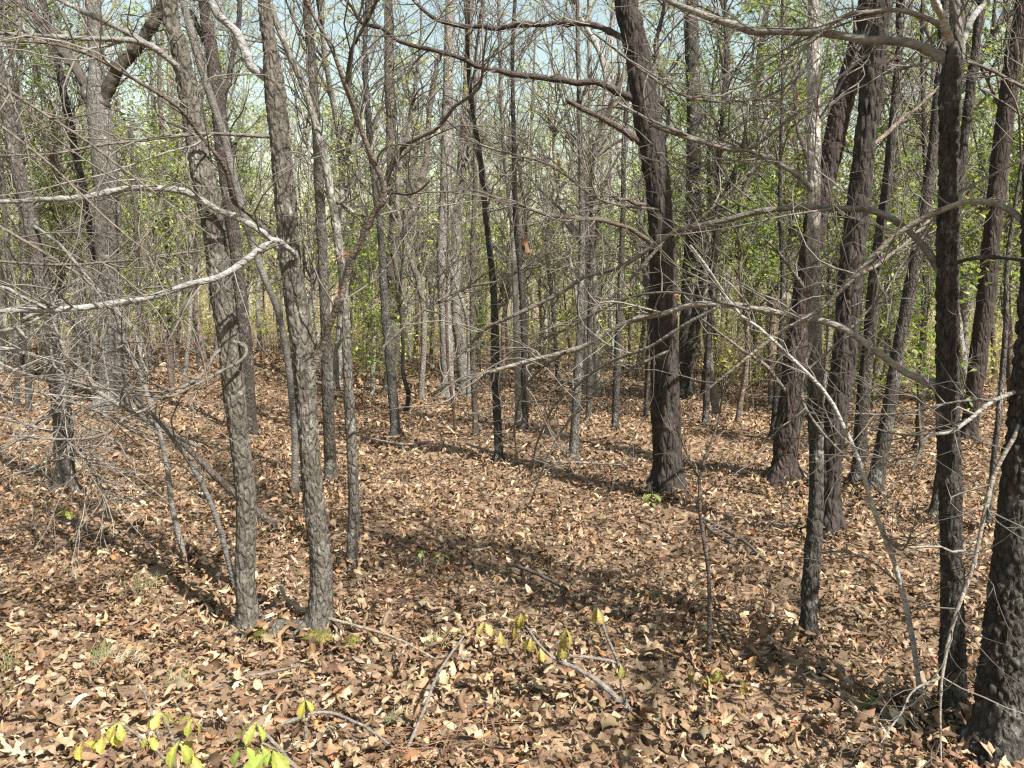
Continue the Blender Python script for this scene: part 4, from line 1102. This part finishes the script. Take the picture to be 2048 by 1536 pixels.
# ------------------------------------------------------------------ seedlings with fresh leaves
def fresh_leaf(seed, serr=0.10):
    r = np.random.default_rng(seed)
    m = 13
    s = np.linspace(0, 1, m)
    w = 0.235 * np.sin(math.pi * s ** 1.6) ** 0.8 * (1 + serr * (-1.0) ** np.arange(m)); w[0] = 0.012; w[-1] = 0.01
    e = np.array([-1, -0.5, 0, 0.5, 1])
    S, E = np.meshgrid(s, e, indexing='ij')
    y = E * w[:, None]; zz = 0.22 * np.abs(y) + 0.018 * np.sin(S * 26) * np.abs(E); x = S
    k = r.uniform(0.5, 1.2)
    ph = k * x
    xx = np.sin(ph) / k + zz * np.sin(ph); z = -(1 - np.cos(ph)) / k + zz * np.cos(ph)
    v = np.stack([xx, y, z], -1).reshape(-1, 3)
    i = np.arange(m * 5).reshape(m, 5)
    q = np.stack([i[:-1, :-1], i[1:, :-1], i[1:, 1:], i[:-1, 1:]], -1).reshape(-1, 4)
    c = np.ones((m, 5, 3)); c[:, 2] = (1.35, 1.25, 1.5); c[1::2, 1] *= 0.8; c[::2, 3] *= 0.82; c[:, 0] = c[:, 4] = (1.0, 0.84, 0.7)
    c *= r.uniform(0.8, 1.15, (m, 5, 1))
    return make_mesh('leaf', v, q, c.reshape(-1, 3), True, M_LEAF)


FRESH = [fresh_leaf(i, 0.06 + 0.02 * (i % 5)) for i in range(12)]
YG = (0.44, 0.40, 0.08)


def seedling(label, d, stems, clusters, tint=YG, stem_color=(0.2, 0.17, 0.14), name='seedling'):
    """clusters: (px, py, count, leaf length in px, droop)"""
    stems = [[(p[0], p[1], p[2] * 1.25) for p in st] for st in stems]
    root, g = traced(name, label, 'seedling', stems, d, stem_color, part='stem')
    for (px, py, cnt, ln, droop) in clusters:
        c = PX(px, py, d); L = ln * d / F
        a0 = rng.uniform(0, 6.28)
        for j in range(cnt):
            o = link('leaf', FRESH[int(rng.integers(12))], root)
            az = a0 + 6.28 * j / max(cnt, 3) + rng.normal(0, 0.3)
            if cnt < 4: az = -math.pi / 2 + (j - (cnt - 1) / 2) * 1.5 + rng.normal(0, 0.25)
            el = -droop + rng.normal(0, 0.15)
            o.location = tuple(c - g)
            o.rotation_euler = (rng.normal(0, 0.2), -el, az)
            s = L * rng.uniform(0.75, 1.1)
            o.scale = (s, s, s)
            t = np.array(tint) * rng.uniform(0.8, 1.15) * np.array([rng.uniform(0.75, 1.05), 1, 1])
            o.color = (*t, 1)
    return root


seedling('seedling with many yellow-green leaves at the bottom left', 2.35,
         [[(352, 1560, 7), (345, 1480, 6), (325, 1430, 4)], [(350, 1540, 6), (300, 1490, 5), (235, 1450, 4), (165, 1482, 3)], [(350, 1500, 5), (385, 1440, 4)], [(320, 1480, 5), (290, 1400, 4), (275, 1350, 3)]],
         [(238, 1443, 4, 50, .5), (320, 1424, 4, 52, .6), (386, 1436, 3, 46, .4), (358, 1482, 4, 55, .6), (165, 1484, 3, 45, .2), (205, 1470, 3, 48, .3), (300, 1470, 2, 36, .4), (385, 1510, 2, 50, .8)])
seedling('seedling with a few large glossy leaves, bottom left of centre', 2.2,
         [[(640, 1570, 9), (590, 1530, 8), (540, 1480, 6), (510, 1450, 4)], [(560, 1500, 5), (500, 1480, 4)]],
         [(512, 1448, 3, 52, .5), (520, 1490, 2, 62, .5), (545, 1500, 2, 85, -.1), (488, 1490, 2, 50, .7)], (0.38, 0.40, 0.08))
seedling('tiny seedling with two yellow leaves left of the bottom centre', 2.55,
         [[(612, 1480, 6), (612, 1420, 4), (610, 1385, 3)]], [(610, 1400, 4, 36, .6)])
seedling('low seedling with drooping yellow leaf fans in the centre foreground', 2.95,
         [[(1292, 1490, 16), (1270, 1440, 13), (1230, 1390, 10), (1180, 1350, 8), (1100, 1310, 6), (1050, 1250, 4)], [(1270, 1440, 9), (1245, 1390, 6), (1235, 1330, 5), (1210, 1260, 5), (1195, 1215, 4)],
          [(1235, 1325, 6), (1180, 1312, 5), (1130, 1310, 4)], [(1100, 1310, 4), (1060, 1278, 3), (1000, 1258, 3)], [(1100, 1305, 4), (1130, 1260, 3)]],
         [(1042, 1226, 5, 36, .9), (1030, 1252, 3, 32, .9), (1000, 1262, 3, 34, 1.0), (1060, 1274, 4, 42, .9), (1132, 1256, 3, 48, 1.0), (1080, 1296, 2, 32, .9), (1195, 1216, 5, 36, .9), (1125, 1290, 3, 34, .9), (1240, 1326, 3, 38, .9), (970, 1245, 2, 30, .4)],
         (0.42, 0.35, 0.10), (0.19, 0.17, 0.155))
seedling('seedling with drooping leaf fans around the foot of the thin crooked stem', 3.1,
         [[(1400, 1420, 6), (1408, 1390, 5), (1415, 1352, 4)], [(1400, 1420, 5), (1390, 1380, 4), (1383, 1345, 3)], [(1400, 1415, 5), (1450, 1380, 4), (1485, 1358, 3)]],
         [(1383, 1343, 3, 38, 1.0), (1414, 1350, 4, 44, 1.0), (1436, 1338, 3, 34, .9), (1485, 1358, 3, 38, 1.0)], (0.37, 0.33, 0.07))
seedling('tiny green shoot left of the leaning white sapling foot', 3.0,
         [[(1760, 1430, 6), (1748, 1405, 5), (1735, 1390, 4)]], [(1735, 1395, 2, 34, .3), (1752, 1415, 3, 30, .4)], (0.26, 0.36, 0.05), (0.25, 0.33, 0.08))
seedling('red-leaved maple seedling left of the twin-stemmed tree', 4.9,
         [[(378, 1125, 4), (376, 1100, 3), (374, 1085, 3)]], [(374, 1086, 3, 20, .5)], (0.30, 0.06, 0.05))
seedling('green seedling in the left mid-ground leaves', 5.2,
         [[(140, 1045, 5), (138, 1028, 4), (134, 1018, 3)]], [(134, 1020, 4, 34, .1)], (0.42, 0.42, 0.09))
seedling('two small green sprouts in the centre mid-ground', 4.5,
         [[(848, 1135, 3), (846, 1115, 3), (844, 1100, 2)], [(872, 1135, 3), (876, 1118, 3), (880, 1105, 2)]], [(844, 1102, 4, 22, .2), (879, 1108, 3, 26, .2)], (0.40, 0.40, 0.09))
seedling('small leafy sprout at the foot of the thick dark pine', 6.4,
         [[(1302, 1015, 3), (1303, 1000, 3), (1305, 985, 2)]], [(1303, 988, 5, 26, .2), (1310, 1000, 3, 22, .2)], (0.27, 0.32, 0.08))

# red bud clusters on twigs near the spotted sapling
for lab, px, py in (('red maple bud cluster beside the spotted sapling, upper one', 690, 508), ('red maple bud cluster beside the spotted sapling, lower one', 683, 577)):
    seedling(lab, 3.9, [[(px - 24, py + 16, 3), (px - 10, py + 6, 3), (px, py, 2)]], [(px, py, 6, 10, .1), (px + 4, py - 6, 4, 8, -.3)], (0.55, 0.06, 0.08), (0.3, 0.2, 0.16), 'bud_cluster')

# dead leaves still hanging
for lab, px, py, d, s in (('dead brown leaf hanging at the centre, large one', 1055, 492, 4.6, 46), ('dead brown leaf hanging upper centre, right of the kinked black tree', 1117, 326, 5.0, 22), ('dead brown leaf hanging left of the kinked black tree', 886, 392, 5.0, 26),
                          ('dead orange leaf hanging by the slender pale-topped tree', 1595, 195, 4.2, 22), ('dead pale leaf hanging against the thick dark pine', 1350, 592, 4.6, 34), ('dead brown leaf hanging upper left by the forked tree', 232, 215, 4.6, 22)):
    root, g = traced('hanging_leaf', lab, 'dead leaf', [[(px - 3, py - s * 0.9, 3), (px, py - s * 0.7, 3), (px, py - s * 0.45, 3)]], d, BROWN, part='stalk')
    root.location = tuple(PX(px, py - s * 0.9, d))
    for ch in root.children: ch.location = tuple(g - np.array(root.location))
    o = link('blade', leaf_meshes[int(rng.integers(36))], root)
    o.rotation_euler = (rng.uniform(-0.5, 0.5), 1.3, rng.uniform(-1, 1)); q = s * d / F; o.scale = (q, q, q)
    o.location = tuple(PX(px, py, d) - np.array(root.location)); o.color = (0.26, 0.14, 0.08, 1)


# ------------------------------------------------------------------ moss, grass, pine needles
def tuft(name, label, cat, px, py, n, h, spread, cols, lay=0.3, r=0.0012, mat=None):
    c = ground_at(px, py); c[2] = terrain(c[0], c[1])
    root = thing(name, label, cat, tuple(c))
    b0 = np.stack([rng.normal(0, spread, n), rng.normal(0, spread, n), np.full(n, 0.03)], -1)
    a = rng.uniform(0, 6.28, n); l = rng.uniform(0.4, 1, n) * h
    out = np.abs(rng.normal(lay, 0.25, n))
    P = np.zeros((n, 5, 3))
    for i, t in enumerate(np.linspace(0, 1, 5)):
        P[:, i, 0] = b0[:, 0] + np.cos(a) * l * out * t ** 1.6; P[:, i, 1] = b0[:, 1] + np.sin(a) * l * out * t ** 1.6
        P[:, i, 2] = b0[:, 2] + l * (t - 0.55 * np.minimum(out, 1.4) * t * t)
    v, f, _ = tubes(P, np.full((n, 5), r) * np.linspace(1, 0.3, 5), 3)
    cc = np.array(cols)[rng.integers(0, len(cols), n)] * rng.uniform(0.7, 1.2, (n, 1))
    o = link('blades', make_mesh('blades', v, f, np.repeat(cc, 15, 0), True, mat or M_NEEDLE), root); o['kind'] = 'stuff'
    return root


GR = [(0.16, 0.20, 0.06), (0.22, 0.24, 0.10), (0.42, 0.36, 0.22)]
tuft('grass_tuft', 'small green and straw grass tuft at the lower left', 'grass', 205, 1340, 90, 0.13, 0.03, GR)
tuft('grass_tuft', 'dry straw-coloured grass clump at the lower left, right of the green tuft', 'grass', 245, 1345, 130, 0.10, 0.04, [(0.5, 0.43, 0.3), (0.42, 0.36, 0.24)], 0.9)
tuft('grass_tuft', 'small grass tuft left of the twin-stemmed tree', 'grass', 287, 1190, 70, 0.13, 0.04, GR)
tuft('grass_tuft', 'small grass tuft above the yellow-green seedling at lower left', 'grass', 362, 1385, 70, 0.11, 0.03, GR)
tuft('grass_tuft', 'faint grass tuft right of the moss cushions in the foreground', 'grass', 868, 1300, 60, 0.09, 0.03, GR, 0.6)
tuft('grass_tuft', 'grass sprig at the left edge of the foreground', 'grass', 20, 1350, 50, 0.13, 0.04, GR)


def needle_patch(label, px, py, n, sx, sy):
    c = ground_at(px, py); c[2] = terrain(c[0], c[1])
    root = thing('needle_patch', label, 'pine needles', tuple(c))
    a = rng.normal(0.4, 0.9, n); l = rng.uniform(0.08, 0.17, n)
    p0 = np.stack([rng.normal(0, sx, n), rng.normal(0, sy, n), rng.uniform(0.02, 0.068, n)], -1)
    d = np.stack([np.cos(a) * l, np.sin(a) * l, rng.normal(0, 0.012, n)], -1)
    P = p0[:, None] + d[:, None] * np.linspace(-0.5, 0.5, 3)[None, :, None]; P[:, 1, 2] += rng.uniform(-0.004, 0.012, n)
    v, f, _ = tubes(P, np.full((n, 3), 0.0011), 3)
    cc = np.array([(0.24, 0.125, 0.07), (0.28, 0.17, 0.10), (0.16, 0.085, 0.05)])[rng.integers(0, 3, n)]
    o = link('needles', make_mesh('needles', v, f, np.repeat(cc, 9, 0), True, M_NEEDLE), root); o['kind'] = 'stuff'


needle_patch('patch of reddish pine needles in the centre foreground', 815, 1192, 110, 0.14, 0.10)
needle_patch('patch of reddish pine needles at the bottom edge', 870, 1520, 110, 0.12, 0.10)
needle_patch('thin patch of reddish pine needles under the thick dark pine', 1280, 975, 260, 0.4, 0.3)


def moss(label, px, py, w, h, color, seed):
    c = ground_at(px, py); c[2] = terrain(c[0], c[1])
    root = thing('moss_cushion', label, 'moss', tuple(c))
    n1, n2 = 36, 14
    u = np.linspace(0, 2 * math.pi, n1, endpoint=False); t = np.linspace(0, 1, n2)
    U, T = np.meshgrid(u, t)
    rr = 1 - T ** 2.2
    v = np.stack([rr * np.cos(U) * w, rr * np.sin(U) * w * 0.8, (T ** 0.7) * h], -1).reshape(-1, 3)
    lump = (vnoise(v / (w * 0.35) + seed, seed) - 0.5) * 0.5 + (vnoise(v / (w * 0.09) + seed, seed + 1) - 0.5) * 0.3
    v = v * (1 + lump[:, None]); v[:, 2] += 0.02
    i = np.arange(n1 * n2).reshape(n2, n1)
    q = np.stack([i[:-1], np.roll(i[:-1], -1, 1), np.roll(i[1:], -1, 1), i[1:]], -1).reshape(-1, 4)
    link('cushion', make_mesh('cushion', v, q, None, True, M_MOSS), root, None, color)
    n = 350
    k = rng.integers(0, len(v), n); p0 = v[k] + rng.normal(0, w * 0.05, (n, 3)); dr = nrm(v[k] * (1, 1, 1.5) + rng.normal(0, 0.03, (n, 3)))
    P = p0[:, None] + dr[:, None] * np.linspace(-0.2, 1, 3)[None, :, None] * 0.012
    v2, f2, _ = tubes(P, np.full((n, 3), 0.0013) * np.array([1, 0.9, 0.2]), 3)
    o = link('moss_fur', make_mesh('moss_fur', v2, f2, np.repeat(rng.uniform(0.7, 1.5, (n, 1)), 9, 0), True, M_MOSS), root, None, color); o['kind'] = 'stuff'


moss('olive moss cushion at the foot of the left stem of the twin tree', 515, 1284, 0.045, 0.05, (0.13, 0.115, 0.03), 3)
moss('large yellow-green moss cushion below the right stem of the twin tree', 636, 1292, 0.07, 0.045, (0.22, 0.20, 0.06), 4)
moss('small yellow-green moss cushion right of the large one', 706, 1300, 0.04, 0.035, (0.22, 0.21, 0.06), 5)
moss('flat pale lichen patch at the bottom centre', 800, 1455, 0.05, 0.02, (0.3, 0.3, 0.17), 8)
